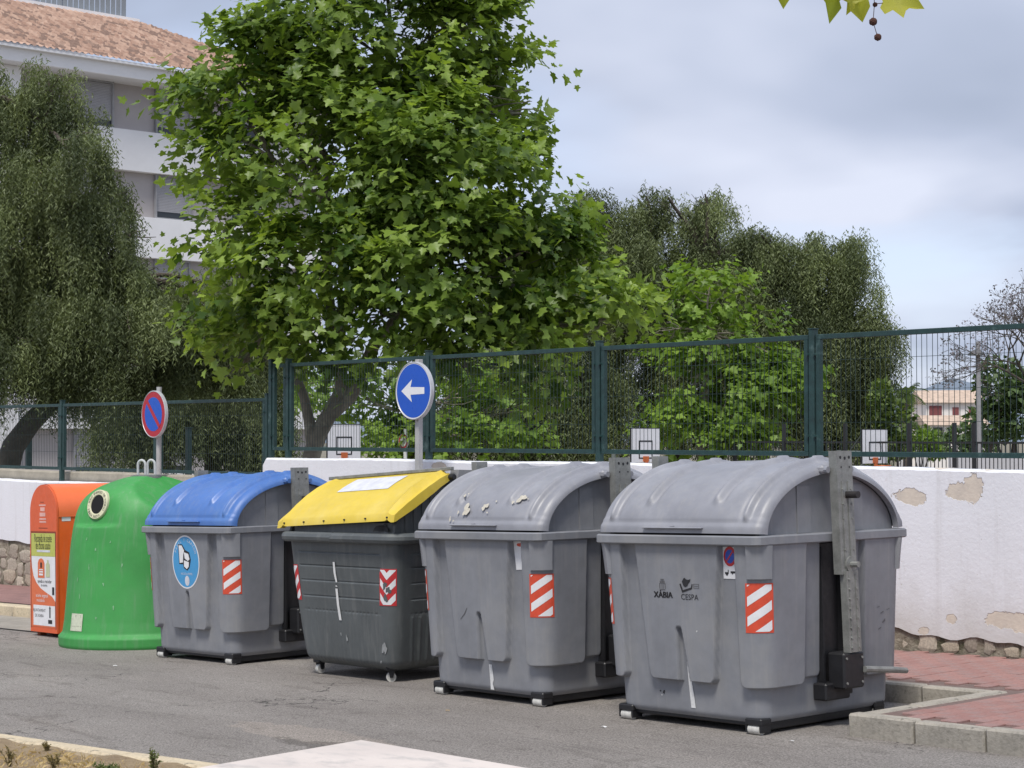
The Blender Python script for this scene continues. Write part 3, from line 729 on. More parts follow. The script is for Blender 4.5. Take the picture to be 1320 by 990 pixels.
PROTO = {}
def side_bin(label, loc, yaw, lidm, roll=0.):
    root = thing('waste_container', label, 'container', loc, (0, TILT+roll, yaw), 'side-loading waste containers')
    if not PROTO:
        zs = np.r_[np.linspace(.068, .25, 16), np.linspace(.257, .32, 16), np.linspace(.33, 1.14, 76)]
        body = BH.mesh('body', zs, 820, plastic, root)
        # floor of the tub
        rim = MB(); v = []; f = []
        H2 = lambda a, b: [Hull(a, b, .07, lambda z: a+0*z, lambda z: b+0*z).pt(s, 0) for s in np.linspace(0, Hull(a, b, .07, None, None).P, 96, endpoint=False)]
        rings = [(.60, .63, 1.128), (.695, .745, 1.128), (.703, .752, 1.135), (.703, .752, 1.178), (.695, .745, 1.186), (.62, .66, 1.186)]
        for (a, b, z) in rings: v += [(p[0], p[1], z) for p in H2(a, b)]
        for i in range(len(rings)-1):
            for k in range(96): f.append((i*96+k, i*96+(k+1) % 96, (i+1)*96+(k+1) % 96, (i+1)*96+k))
        rim.add(v, f); rim = autosmooth(rim.build('rim', plastic, root))
        flo = pyd('tub_floor', [BH.pt(s, .07) for s in np.linspace(0, BH.P, 80, endpoint=False)], [tuple(range(80))], plastic, root)
        q4 = BH.P/4; cs = [.588, 2*q4-.588, 2*q4+.588, 4*q4-.588]
        for c in cs:
            V_, F_ = [], []; us_ = np.linspace(c-.062, c+.062, 9); zs_ = [.925, .93, 1.0, 1.07, 1.13]; of = [-.034, .034, .037, .041, .046]
            for z, o_ in zip(zs_, of):
                for i, u in enumerate(us_):
                    x_, y_, nx_, ny_ = BH.base(np.array(u), np.array(z)); d_ = .036+(o_ if 0 < i < 8 else -.012); V_.append((float(x_+nx_*d_), float(y_+ny_*d_), z))
            F_ = [(j*9+i, j*9+i+1, (j+1)*9+i+1, (j+1)*9+i) for j in range(4) for i in range(8)]
            autosmooth(pyd('corner_gusset', V_, F_, plastic, root), 40)
        PROTO.update(body=body, rim=rim, floor=flo)
        new = True
    else:
        for k in ('body', 'rim', 'floor'):
            o = link({'floor': 'tub_floor'}.get(k, k), PROTO[k].data, None, root)
        new = False
        for ch in PROTO['root'].children:
            if ch.name.split('.')[0] in ('corner_gusset', 'web'): link(ch.name.split('.')[0], ch.data, None, root)
    lid = lid_mesh(root, lidm) if 'lid' not in PROTO or True else None
    # half-moon ends under the lid
    pr = profile(40, .65, .365, 1.185)
    for sx in (-1, 1):
        b = MB(); b.prism([tuple(p) for p in pr], 0, sx*.60, sx*.63)
        for y0, y1 in ((-.30, -.17), (.16, .34)):
            zt = float(np.interp((abs(y0)+abs(y1))/2, [0, .3, .5], [1.53, 1.50, 1.40]))-.03
            b.box(sx*.63, sx*.637, y0, y1, 1.188, zt)
        e = b.build('end_panel', plastic, root); autosmooth(e, 30)
        build_arm(root, sx, lidm)
    # handle lip, base frame, rollers
    MB().box(-.26, .24, -.742, -.705, 1.226, 1.236, .004).box(-.02, .0, -.735, -.70, 1.236, 1.243).build('lid_handle', lidm, root)
    b = MB()
    for sy in (-1, 1): b.box(-.54, .54, sy*.575-.03, sy*.575+.03, .045, .078, .006)
    for sx in (-1, 1): b.box(sx*.545-.03, sx*.545+.03, -.59, .59, .022, .072, .006)
    b.build('base_frame', black_m, root)
    for sx in (-1, 1):
        for sy in (-1, 1): make_roller(root, sx*.535, -.60 if sy < 0 else .50)
    p = MB().tube([(.80, .10, .345), (.80, .40, .315), (.80, .52, .30), (.80, .535, .298)], [.02, .02, .018, .008], 10).build('pedal_bar', galv, root); autosmooth(p)
    if new: PROTO['root'] = root
    return root
def common_stickers(root, red=None):
    red = red or red_v
    stripe_sticker(root, BH, .53, .645, .61, .905, .0025, red)
    stripe_sticker(root, BH, -.655, -.54, .61, .905, .0025, red)
def bpt(u, v, off=.003):
    x_, y_, nx_, ny_ = BH.base(np.array(u), np.array(v)); return (float(x_+nx_*off), float(y_+ny_*off), v)
mps = lambda u, v: bpt(u, v, .003); mps2 = lambda u, v: bpt(u, v, .0044); mps3 = lambda u, v: bpt(u, v, .0056); mps4 = lambda u, v: bpt(u, v, .0068)
def scuff(root, pts, w_, m=chalk, name='paint_scuff'):
    """a worn pale streak along pts=(s,z)"""
    sh = []
    for (s0, z0, a), (s1, z1, b) in zip(pts, pts[1:]):
        sh.append(poly2([(s0-a, z0), (s0+a, z0), (s1+b, z1), (s1-b, z1)]))
    return flat(name, sh, lambda u, v: bpt(u, v, .003), m, root)
def blot(name, parent, mp, cu, cv, r, m, n=22, seed=0, asp=1.):
    q = random.Random(seed); P = []
    ph = [q.uniform(0, 6.3) for _ in range(4)]
    for i in range(n):
        a = 2*math.pi*i/n; k = 1+.28*math.sin(2*a+ph[0])+.22*math.sin(3*a+ph[1])+.16*math.sin(5*a+ph[2])+q.uniform(-.12, .12)
        P.append((cu+r*k*math.cos(a), cv+r*k*asp*math.sin(a)))
    return flat(name, [poly2(P)], mp, m, parent)

# --- grey container with logos beside the kerb corner
gz_ = lambda x: gz(x)
b4 = side_bin('grey container beside the kerb corner, with black lettered logos and a no-parking sticker', (-7.64, 8.755, gz(-7.64)), R(.3), plastic_l)
common_stickers(b4)
scuff(b4, [(.004, .60, .004), (.022, .45, .010), (.034, .28, .014), (.045, .19, .017), (.052, .12, .019)], .01)
mpb = lambda u, v: BH.pt(u, v, .0022); mpb2 = lambda u, v: BH.pt(u, v, .0034); mpb3 = lambda u, v: BH.pt(u, v, .0044)
# municipal crest and name
def shift(sh, du, dv): return [(x+du, y+dv) for x, y in sh[0]], sh[1]
lg = flat('town_name', [shift(text2d('XÀBIA', .054), -.115+q_, .812) for q_ in (0, .0025, .005)], mpb, ink, b4)
crest = [rect2(-.135, -.095, .885, .90), rect2(-.140, -.134, .85, .885), rect2(-.096, -.090, .85, .885), rect2(-.122, -.118, .85, .885), rect2(-.110, -.106, .85, .885), rect2(-.137, -.093, .843, .848),
         rect2(-.128, -.102, .903, .912)]
flat('town_crest', crest, mpb, greyink, b4)
lg2 = flat('company_logo', [shift(text2d('CESPA', .050), .103, .805), poly2([(.025, .885), (.036, .888), (.052, .848), (.118, .866), (.124, .888), (.132, .886), (.125, .857), (.045, .832)]),
     poly2([(.046, .90), (.058, .918), (.068, .925), (.08, .915), (.098, .912), (.116, .918), (.11, .90), (.098, .89), (.09, .875), (.072, .866), (.058, .874)])], mpb, ink, b4)
flat('logo_box', [rect2(.138, .142, .862, .888), rect2(.178, .182, .862, .888), rect2(.138, .182, .886, .889), rect2(.138, .182, .861, .864), rect2(.142, .178, .873, .876)], mpb, greyink, b4)
def noparking(root, s0, s1, z0, z1):
    sb = flat('no_parking_sticker', [rect2(s0, s1, z0, z1, 4, 2)], mps, white_v, root); cu = (s0+s1)/2; cv = z1-(s1-s0)*.56; r = (s1-s0)*.46
    flat('red_ring', [disc2(cu, cv, r, r*1.25)], mps2, crim_v, sb); flat('blue_field', [disc2(cu, cv, r*.70, r*.70*1.25)], mps3, deep_v, sb)
    k = r*.55; flat('red_bar', [poly2([(cu-k-.006, cv-k*1.25), (cu-k+.006, cv-k*1.25), (cu+k+.006, cv+k*1.25), (cu+k-.006, cv+k*1.25)])], mps4, crim_v, sb)
    flat('tow_truck_mark', [rect2(s0+.012, s0+.04, z0+.028, z0+.040), rect2(s0+.034, s0+.04, z0+.04, z0+.055), rect2(s0+.055, s1-.01, z0+.034, z0+.046), rect2(s0+.02, s0+.034, z0+.02, z0+.028), rect2(s0+.065, s1-.03, z0+.028, z0+.034)], mps2, ink, sb)
noparking(b4, .338, .442, .925, 1.118)
for i, (u, v, r_) in enumerate(((-.20, .20, .010), (-.23, .205, .006), (.15, .60, .005), (-.22, .18, .004))): blot('scratch_mark', b4, mpb, u, v, r_, ink if i < 2 else chalk, 9, i)
for i, (yy, z_) in enumerate(((.40, .70), (.44, .66), (.46, .60), (.50, .68), (.42, .56))):
    flat('scratch_mark', [poly2([(0, 0), (.03, .012*(i % 3)), (.032, .006), (.004, -.004)])], lambda u, v, yy=yy, z_=z_: BH.pt(.71+.50+yy+u, z_+v, .002), greyink, b4)

# --- grey container with the flaking lid
b3 = side_bin('grey container with pale flaking patches on its lid and a blank torn sticker', (-9.60, 8.795, gz(-9.60)), R(-.3), plastic_l)
common_stickers(b3)
scuff(b3, [(.004, .60, .003), (.018, .46, .006), (.03, .32, .007)], .01); scuff(b3, [(.05, .255, .016), (.06, .15, .02), (.055, .12, .012), (.062, .08, .02)], .01)
sb = flat('torn_sticker', [poly2([(.338, 1.122), (.442, 1.122), (.448, .93), (.36, .925), (.345, 1.06)])], mps, white_v, b3)
flat('faded_red_arc', [disc2(.405, 1.098, .034, .012)], mps2, red_v, sb)
flat('scratch_mark', [poly2([(-.20, .56), (-.15, .60), (-.12, .645), (-.125, .648), (-.155, .606), (-.20, .566)])], mpb, greyink, b3)
def lidpt(u, v):       # u along x, v along the arc from the front edge
    pr = profile(600, .712, .432, 1.198); d = np.r_[0, np.cumsum(np.hypot(*np.diff(pr, axis=0).T))]
    y, z = np.interp(v, d, pr[:, 0]), np.interp(v, d, pr[:, 1]); y2, z2 = np.interp(v+.01, d, pr[:, 0]), np.interp(v+.01, d, pr[:, 1])
    t = Vector((0, y2-y, z2-z)).normalized(); n = Vector((0, -t.z, t.y)); return tuple(Vector((u, y, z))+n*.016)
for i, (u, v, r_, a) in enumerate(((-.13, .14, .045, 1.1), (.06, .165, .035, .9), (.40, .235, .045, .9), (-.245, .265, .014, 1.2), (-.22, .285, .009, 1), (.15, .21, .009, 1), (.335, .20, .012, 1.6), (-.21, .12, .013, 1), (-.28, .07, .012, 1.6), (-.24, .06, .009, 1), (.11, .12, .008, 1), (.47, .23, .007, 1))):
    blot('flaked_patch', b3, lidpt, u, v, r_*.8, flake, 20, 30+i, a)

# --- blue lidded paper container
b1 = side_bin('grey container with a blue lid and a round blue sticker', (-13.76, 8.915, gz(-13.76)), R(2.5), blue_p)
common_stickers(b1)
cu, cv = .0, .875
st = flat('paper_sticker', [disc2(cu, cv, .205, .235, 40)], mpb, white_v, b1)
flat('blue_field', [disc2(cu, cv, .192, .222, 40)], mpb2, blue_v, st)
ring = []
for k, chx in enumerate('PAPEL Y CARTON'):
    if chx == ' ': continue
    an = R(152-k*9.6); v, f = text2d(chx, .036); ca, sa = math.cos(an-R(90)), math.sin(an-R(90))
    ring.append(([(cu+.165*math.cos(an)+x*ca-y*sa, cv+.192*math.sin(an)+x*sa+y*ca) for x, y in v], f))
flat('ring_lettering', ring, mpb3, paper, st)
flat('paper_outline', [poly2([(cu-.105, cv+.155), (cu-.045, cv+.155), (cu+.0, cv+.105), (cu+.06, cv+.085), (cu+.08, cv+.02), (cu+.055, cv-.05), (cu+.02, cv-.075), (cu-.03, cv-.055), (cu-.04, cv-.02), (cu-.10, cv-.02)])], mpb3, ink, st)
mp4 = lambda u, v: BH.pt(u, v, .0056)
flat('paper_drawing', [poly2([(cu-.095, cv+.145), (cu-.05, cv+.145), (cu-.015, cv+.10), (cu-.03, cv+.07), (cu-.04, cv-.005), (cu-.09, cv-.01)]), poly2([(cu-.02, cv+.085), (cu+.045, cv+.072), (cu+.062, cv+.025), (cu+.035, cv+.01), (cu-.01, cv+.03)]),
     poly2([(cu-.025, cv+.015), (cu+.05, cv-.0), (cu+.045, cv-.04), (cu+.015, cv-.062), (cu-.025, cv-.04)])], mp4, white_v, st)
flat('footer_lettering', [shift(text2d('RECICLA PAPEL', .026), cu+.01, cv-.105)], mpb3, paper, st)
flat('bottle_mark', [disc2(cu+.012, cv-.165, .035, .045, 16)], mpb3, paper, st)
# ---- container with the yellow lid ---------------------------------------------
def yel_h(s, z):
    a = np.abs(s); half = YH.P/2; side = (a > .70) & (a < half-.70); a2 = np.where(a > half/2, half-a, a)
    h = np.zeros(np.broadcast(s, z).shape)
    fr = sstep(a2-.50, .03)                                                # flat of the front
    sd = sstep(-(a2-.80), .03)
    for zc in (.64, .765, .885, .995): h = h-.010*np.exp(-((z-zc)/.0045)**2)*np.maximum(fr, sd)+.005*np.clip(1-(zc-z)/.10, 0, 1)*(z < zc)*np.maximum(fr, sd)
    low = sstep(z-.505, .02)*sstep(.115-z, .02)
    h = h+.0012*np.cos(s*2*math.pi/.05)*low*fr
    h = h+.007*(np.abs(np.mod(s, .085)-.0425) < .010)*low*sd
    h = h-.006*np.exp(-((z-.53)/.008)**2)*(np.cos(s*2*math.pi/.05) > .2)*np.maximum(fr, sd)
    h = h+.002*sstep(z-.105, .03)*np.cos(s*2*math.pi/.05)*fr
    h = h-.07*np.clip((.17-z)/.08, 0, 1)**2.2
    return h
YH = Hull(.66, .60, .11, lambda z: .565+.135*np.clip((z-.09)/1.0, 0, 2)**.7, lambda z: .535+.085*np.clip((z-.09)/1.0, 0, 2)**.7, None); YH.fh = yel_h
yb = thing('recycling_container', 'charcoal ribbed container with a yellow lid on four castors', 'container', (-11.551, 8.887, gz(-11.551)), (0, TILT+R(.45), R(1.6)))
YH.mesh('body', np.r_[np.linspace(.09, .20, 22), np.linspace(.206, 1.10, 230)], 400, dark_p, yb)
pyd('tub_floor', [YH.pt(s, .09) for s in np.linspace(0, YH.P, 60, endpoint=False)], [tuple(range(60))], dark_p, yb)
Hr = Hull(.735, .66, .15, lambda z: .735+0*z, lambda z: .66+0*z)
pts = [Hr.pt(s, 1.115) for s in np.linspace(0, Hr.P, 100)]
b = MB().tube(pts, .042, 10, cap=False); autosmooth(b.build('rim', dark_p, yb))
Hu = Hull(.68, .60, .10, lambda z: .68-.02*(z-1.1), lambda z: .60-.1*(z-1.1))
Hu.mesh('inner_collar', np.linspace(1.10, 1.235, 5), 160, dark_p, yb)
yp = [(-.65, 1.28), (-.60, 1.325), (-.52, 1.39), (-.41, 1.465), (-.30, 1.525), (-.18, 1.575), (-.08, 1.60)]
def crv(u):
    P = np.array(yp); d = np.r_[0, np.cumsum(np.hypot(*np.diff(P, axis=0).T))]; u = u*d[-1]
    return np.interp(u, d, P[:, 0]), np.interp(u, d, P[:, 1])
xs = np.linspace(-.76, .76, 77); us = np.linspace(0, 1, 40); X, U = np.meshgrid(xs, us)
yy, zz_ = crv(U); ed = sstep(-(np.abs(X)-.70), .05)
dz = -.035*ed*np.sin(np.clip(U, 0, 1)*math.pi*.9)+.012*np.exp(-((np.abs(X)-.68)/.02)**2)-.012*ed
dz += .006*((np.abs(X+.34) < .22) & (np.abs(U-.17) < .02))+.006*((np.abs(X-.33) < .22) & (np.abs(U-.17) < .02))+.004*((np.abs(X-.02) < .12) & (U > .15) & (U < .33))
V = np.stack([X, yy, zz_+dz], -1); V1 = V.reshape(-1, 3); k = len(xs); n = len(us)
i, j = np.meshgrid(np.arange(k-1), np.arange(n-1)); Q = np.stack([j*k+i, j*k+i+1, (j+1)*k+i+1, (j+1)*k+i], -1).reshape(-1, 4)
fr = V[0].copy(); fr2 = fr.copy(); fr2[:, 2] -= .055; fr2[:, 1] -= .012; fr3 = fr2.copy(); fr3[:, 1] += .05
Vs, Qs = [V1, np.concatenate([fr, fr2, fr3])], [Q]; c = len(V1); a = np.arange(k-1)
Qs += [np.stack([c+a, c+a+1, c+k+a+1, c+k+a], -1), np.stack([c+k+a, c+k+a+1, c+2*k+a+1, c+2*k+a], -1)]; c += 3*k
for e in (0, k-1):
    e0 = V[:, e]; e1 = e0.copy(); e1[:, 2] -= .055+.03*np.sin(np.linspace(0, 1, n)*math.pi); e1[0, 1] -= .012; e2 = e1.copy(); e2[:, 0] *= .95; a = np.arange(n-1); Vs.append(np.concatenate([e0, e1, e2]))
    Qs += [np.stack([c+a, c+a+1, c+n+a+1, c+n+a], -1), np.stack([c+n+a, c+n+a+1, c+2*n+a+1, c+2*n+a], -1)]; c += 3*n
yl = npmesh('lid', np.concatenate(Vs), np.concatenate(Qs), yellow_p, yb, k=4)
bm = bmesh.new(); bm.from_mesh(yl.data); bmesh.ops.remove_doubles(bm, verts=list(bm.verts), dist=.0006); bmesh.ops.recalc_face_normals(bm, faces=list(bm.faces)); bm.to_mesh(yl.data); bm.free(); autosmooth(yl, 40)
yl.rotation_euler = (0, R(-2.6), 0); yl.location = (.058, 0, .0)
ylp = lambda u, v: (u, float(crv(v)[0]), float(crv(v)[1])+.004)
flat('paper_notice', [rect2(-.30, .36, .50, .86, 6, 6)], ylp, paper, yl)
for x in np.linspace(-.66, .68, 6): MB().tube([(x, -.668, 1.252), (x, -.656, 1.252)], .007, 8).build('rivet', ink, yl)
# ends and rear cover under the lid
for sx in (-1, 1):
    b = MB(); po = [(-.60, 1.14), (-.58, 1.22), (-.54, 1.29), (-.44, 1.385), (-.30, 1.46), (-.16, 1.515), (0, 1.545), (.2, 1.54), (.4, 1.43), (.54, 1.28), (.60, 1.14)]
    po = [(a_, z_-(.035 if sx < 0 and z_ > 1.15 else 0)) for a_, z_ in po]; b.prism(po, 0, sx*.655, sx*.685)
    for q in np.linspace(-.48, .45, 12):
        zt = float(np.interp(q, [p[0] for p in po], [p[1] for p in po]))-.06; b.box(sx*.685, sx*.692, q-.012, q+.012, 1.17, max(1.2, zt))
    b.build('end_panel', dark_p, yb)
    MB().prism([(-.06, 1.50), (.12, 1.50), (.10, 1.632), (-.03, 1.636)] if sx > 0 else [(-.05, 1.48), (.0, 1.48), (.0, 1.555), (-.05, 1.555)], 0, sx*.70, sx*(.80 if sx > 0 else .72)).build('hinge_bracket', plastic, yb)
    b = MB().tube([(sx*.69, -.08, 1.58 if sx > 0 else 1.53), (sx*.80, -.08, 1.58 if sx > 0 else 1.53)], .022, 10); autosmooth(b.build('hinge_bolt', black_m, yb))
    MB().tube([(sx*.70, -.26, 1.50), (sx*.70, -.05, 1.565)], .013, 6).build('lid_strut', galv, yb)
rc = [(0, 1.55), (.2, 1.525), (.4, 1.43), (.54, 1.29), (.61, 1.14)]
v = [(x, y, z) for y, z in rc for x in (-.70, .70)]; pyd('rear_cover', v, [(2*i, 2*i+1, 2*i+3, 2*i+2) for i in range(4)], dark_p, yb)
hr = MB().box(-.80, .78, -.10, -.06, 1.60, 1.627, .004).build('hinge_rail', galv, yb); hr.rotation_euler = (0, R(-2.6), 0); hr.location = (.07, 0, 0)
pyd('opening_flap', [(-.62, -.58, 1.15), (.62, -.58, 1.15), (.60, -.50, 1.30), (-.60, -.50, 1.28)], [(0, 1, 2, 3)], mat('rubber_flap', (.02, .021, .023), .6), yb)
blot('torn_rubber', yb, lambda u, v: (u, -.615-.02*math.sin(u*30), v), .56, 1.195, .06, mat('rubber_flap', (.02, .021, .023)), 14, 3, .6)
stripe_sticker(yb, YH, .50, .66, .60, .885, .003, crim_v, vee=True); stripe_sticker(yb, YH, -.68, -.53, .60, .885, .003, crim_v, vee=True)
ymp = lambda u, v: YH.pt(u, v, .006)
for zs_ in ([(-.055, .92, .012), (-.05, .83, .013), (-.035, .76, .010)], [(-.04, .735, .008), (-.036, .725, .012)], [(-.04, .71, .014), (-.035, .58, .015), (-.02, .46, .017)]):
    flat('white_paint_mark', [poly2([(s0-q, z0), (s0+q, z0), (s1+r_, z1), (s1-r_, z1)]) for (s0, z0, q), (s1, z1, r_) in zip(zs_, zs_[1:])], ymp, chalk, yb)
for i, (u, v, r_, asp) in enumerate(((.05, .32, .010, 2.5), (.56, .27, .022, 2.2), (.52, .16, .012, 1), (-.03, .35, .006, 2))): blot('pale_scuff', yb, ymp, u, v, r_, mat('grey_scuff', (.3, .31, .31), .7), 12, 50+i, asp)
for i, (u, v) in enumerate(((.595, .72), (.57, .66), (.56, .755))): blot('torn_patch', yb, lambda a, b_: YH.pt(a, b_, .0055), u, v, .02, dark_p, 12, 60+i, 1.4)
for sx in (-1, 1):
    for sy in (-1, 1):
        cst = MB().box(-.045, .045, -.045, .045, .088, .135, .008).prism([(-.03, .12), (.03, .12), (.012, .035), (-.012, .035)], 0, -.034, -.026).prism([(-.03, .12), (.03, .12), (.012, .035), (-.012, .035)], 0, .026, .034).build('castor', black_m, yb)
        cst.location = (sx*.457, sy*.46, -.0); cst.rotation_euler = (0, 0, R(-18+14*sx*sy))
        autosmooth(MB().tube([(-.02, 0, .038), (.02, 0, .038)], .038, 16).tube([(-.026, 0, .038), (.026, 0, .038)], .014, 8).build('castor_wheel', roller_m, cst))

# ---- green bottle bank ---------------------------------------------------------
IG = Vector((-15.775, 8.985, gz(-15.775)))
ig = thing('bottle_bank', 'green rounded glass recycling bank with a round black opening', 'bottle bank', IG, (0, TILT, 0))
prof = [(.855, 0), (.865, .02), (.865, .10), (.84, .125), (.825, .14), (.808, .25), (.79, .45), (.768, .70), (.745, .95), (.72, 1.13), (.69, 1.28), (.645, 1.39), (.575, 1.48), (.48, 1.55), (.35, 1.595), (.22, 1.635), (.10, 1.652), (.0, 1.655)]
P = np.array(prof); d = np.r_[0, np.cumsum(np.hypot(*np.diff(P, axis=0).T))]; u = np.linspace(0, d[-1], 170); rr, zz2 = np.interp(u, d, P[:, 0]), np.interp(u, d, P[:, 1])
for _ in range(3):
    rr[30:-1] = (rr[29:-2]+rr[30:-1]*2+np.r_[rr[31:-1], rr[-1]])/4 if False else rr[30:-1]
ker = np.ones(9)/9; rs_ = np.convolve(np.pad(rr, 4, 'edge'), ker, 'valid'); zs2 = np.convolve(np.pad(zz2, 4, 'edge'), ker, 'valid'); w8 = np.clip((np.arange(170)-34)/6, 0, 1); rr = rr*(1-w8)+rs_*w8; zz2 = zz2*(1-w8)+zs2*w8; rr[-1] = 0
nt_ = 180; TH, I = np.meshgrid(np.arange(nt_)*2*math.pi/nt_, np.arange(170)); V = np.stack([rr[I]*np.cos(TH), rr[I]*np.sin(TH), zz2[I]], -1)
FACES = []
for az, tl, rad in ((281, 13, .60), (101, 13, .60)):
    n_ = np.array([math.cos(R(az))*math.cos(R(tl)), math.sin(R(az))*math.cos(R(tl)), math.sin(R(tl))]); c_ = np.array([math.cos(R(az))*rad, math.sin(R(az))*rad, 1.375])
    dist = (V-c_)@n_; w_ = .018; cut = w_*np.logaddexp(0, dist/w_); g = np.clip((V[..., 2]-1.155)/.05, 0, 1); g = g*g*(3-2*g)
    lat = V[..., :2]@np.array([-math.sin(R(az)), math.cos(R(az))])
    g = g*sstep(np.abs(lat)-.36, .10); V = V-n_*(cut*g)[..., None]; FACES.append((n_, c_))
for az in (14, 194):                                                         # flattened shoulders between the openings
    n_ = np.array([math.cos(R(az))*math.cos(R(53)), math.sin(R(az))*math.cos(R(53)), math.sin(R(53))]); dist = V@n_-1.385; cut = .006*np.logaddexp(0, np.clip(dist/.006, -50, 50)); V = V-n_*cut[..., None]
V = V.reshape(-1, 3); i, j = np.meshgrid(np.arange(nt_), np.arange(169)); i2 = (i+1) % nt_
Q = np.stack([j*nt_+i, j*nt_+i2, (j+1)*nt_+i2, (j+1)*nt_+i], -1).reshape(-1, 4)
shell = npmesh('shell', V, Q, green_p, ig, True, k=4)
n_, c_ = FACES[0]; n_ = Vector(n_); c_ = Vector(c_)+n_*.006; ux = Vector((0, 0, 1)).cross(n_).normalized(); uy = n_.cross(ux)
def facep(off): return lambda u, v: tuple(c_+ux*u+uy*v+n_*off)
def facemap(u, v): return tuple(c_+ux*u+uy*v+n_*.02)
b = MB(); q = 40
v = []; f = []
for (r_, o_) in ((.146, -.06), (.146, .012), (.141, .018), (.098, .018), (.092, .01), (.092, -.10)):
    for k in range(q): a = 2*math.pi*k/q; v.append(tuple(c_+ux*r_*math.cos(a)+uy*r_*math.sin(a)+n_*o_))
for i_ in range(5):
    for k in range(q): f.append((i_*q+k, i_*q+(k+1) % q, (i_+1)*q+(k+1) % q, (i_+1)*q+k))
b.add(v, f); ringo = autosmooth(b.build('opening_ring', cream_v, ig))
flat('opening', [disc2(0, 0, .0925, n=36)], facep(.0125), mat('opening_shade', (.003, .003, .003), .9, 0), ringo)  # flat black disc painted as the shade inside the opening
ring = []
for k, chx in enumerate('SOLO ENVASES DE VIDRIO · VIDRE NOMES · '):
    if chx == ' ': continue
    an = R(170-k*9.3); v2, f2 = text2d(chx, .036); ca, sa = math.cos(an-R(90)), math.sin(an-R(90)); ring.append(([(.120*math.cos(an)+x*ca-y*sa, .120*math.sin(an)+x*sa+y*ca) for x, y in v2], f2))
flat('ring_lettering', ring, facep(.0195), ink, ringo)
for k in range(2):                                                          # lifting loops
    q = -.04+.08*k; pts = [(q*1.0, -.038, 1.62), (q, -.038, 1.76)]+[(q, -.038+.038*(1-math.cos(R(t))), 1.76+.045*math.sin(R(t))) for t in range(20, 180, 20)]+[(q, .038, 1.76), (q, .038, 1.62)]
    pts = [Vector((p[1]*.755+p[0]*1.2*.66, p[1]*.66+p[0]*1.2*.755, p[2])) for p in pts]
    autosmooth(MB().tube(pts, .013, 8).build('lifting_loop', mat('pale_galvanised', (.55, .56, .55), .45, .1, 20, metal=.3), ig))
MB().lathe([(.15, 1.625), (.15, 1.655), (.12, 1.662)], 24).build('loop_plate', galv, ig)
def igp(off):
    def f_(u, v):
        an = R(-77)+u/.82; r_ = float(np.interp(v, zz2, rr))+off; return (r_*math.cos(an), r_*math.sin(an), v)
    return f_
AX0 = R(-92)-R(-77)
sb = flat('square_sticker', [rect2(-.225, -.025, .17, .335, 6, 1)], igp(.004), mat('sage_vinyl', (.55, .58, .44), .6, .1, 30), ig)
flat('sticker_lettering', [shift(text2d('CONSERVA', .034), -.118, .268), shift(text2d('ESSENCIAL', .034), -.118, .222), rect2(-.15, -.05, .303, .307), rect2(-.15, -.05, .316, .319), rect2(-.214, -.209, .20, .29)], igp(.0055), mat('olive_ink', (.17, .17, .12), .7), sb)

# ---- orange oil bank -----------------------------------------------------------
ob = thing('oil_bank', 'orange arched used-oil collection bin with a printed front panel', 'recycling bin', (-17.265, 8.62, gz(-17.265)), (0, TILT, 0))
W2, ZT = .30, 1.29
arch = lambda w_, o_=0.: [(-w_, .045)]+[(w_*-math.cos(R(t)), ZT+(w_+.0)*math.sin(R(t))*.98) for t in range(0, 181, 10)]+[(w_, .045)]
autosmooth(MB().prism(arch(W2-.006), 1, .012, .86).build('casing', orange_p, ob), 40)
fp = MB().prism(arch(W2), 1, -.012, .010).build('front_panel', mat('orange_front', (.68, .115, .035), .45, .06, 8), ob); autosmooth(fp, 40)
b = MB(); pr = [(W2*1.012*-math.cos(R(t)), ZT+W2*1.012*math.sin(R(t))*.98) for t in range(0, 181, 10)]; pr = [(-W2*1.012, ZT-.03)]+pr+[(W2*1.012, ZT-.03)]
v = [(x, y, z) for x, z in pr for y in (.012, .87)]; b.add(v, [(2*i, 2*i+1, 2*i+3, 2*i+2) for i in range(len(pr)-1)]); autosmooth(b.build('hood', mat('orange_hood', (.85, .17, .055), .4, .04, 6), ob), 40)
for fx, fy in ((-.27, .05), (.20, .05), (-.27, .75), (.20, .75)): MB().box(fx, fx+.07, fy, fy+.07, 0, .046).build('foot', mat('rusty_feet', (.25, .08, .03), .8), ob)
om = lambda o_: (lambda u, v: (u, -.012-o_, v))
po = flat('poster', [rect2(-.268, .268, .10, 1.075)], om(.0015), white_v, ob)
flat('poster_edge', [rect2(-.285, -.268, .085, 1.095), rect2(.268, .285, .085, 1.095), rect2(-.268, .268, 1.075, 1.095)], om(.001), mat('brown_edge', (.25, .05, .02), .6), ob)
olive = mat('olive_print', (.48, .50, .11), .5, .06, 20); orp = mat('orange_print', (.68, .16, .06), .5, .05, 20)
flat('header_band', [rect2(-.268, .268, .835, 1.075)], om(.0028), olive, po)
flat('header_lettering', [shift(([(x*1.0, y*2.3) for x, y in text2d('Recogida de aceite', .052)[0]], text2d('Recogida de aceite')[1]), 0, 1.02), shift(([(x, y*2.3) for x, y in text2d('de cocina usado', .052)[0]], text2d('de cocina usado')[1]), 0, .945)], om(.0042), ink, po)
flat('header_strip', [rect2(-.14, .16, .878, .90)], om(.0042), paper, po)
flat('orange_wave', [poly2([(-.268, .10), (.268, .10), (.268, .37), (.2, .42), (.08, .455), (-.06, .50), (-.16, .56), (-.225, .63), (-.255, .72), (-.268, .80)])], om(.0028), orp, po)
flat('footer_panel', [rect2(-.225, .262, .115, .325)], om(.0042), white_v, po)
flat('footer_lettering', [shift(text2d('AJUNTAMENT', .045), -.09, .27), shift(text2d('DE XABIA', .045), -.09, .215)], om(.0056), greyink, po)
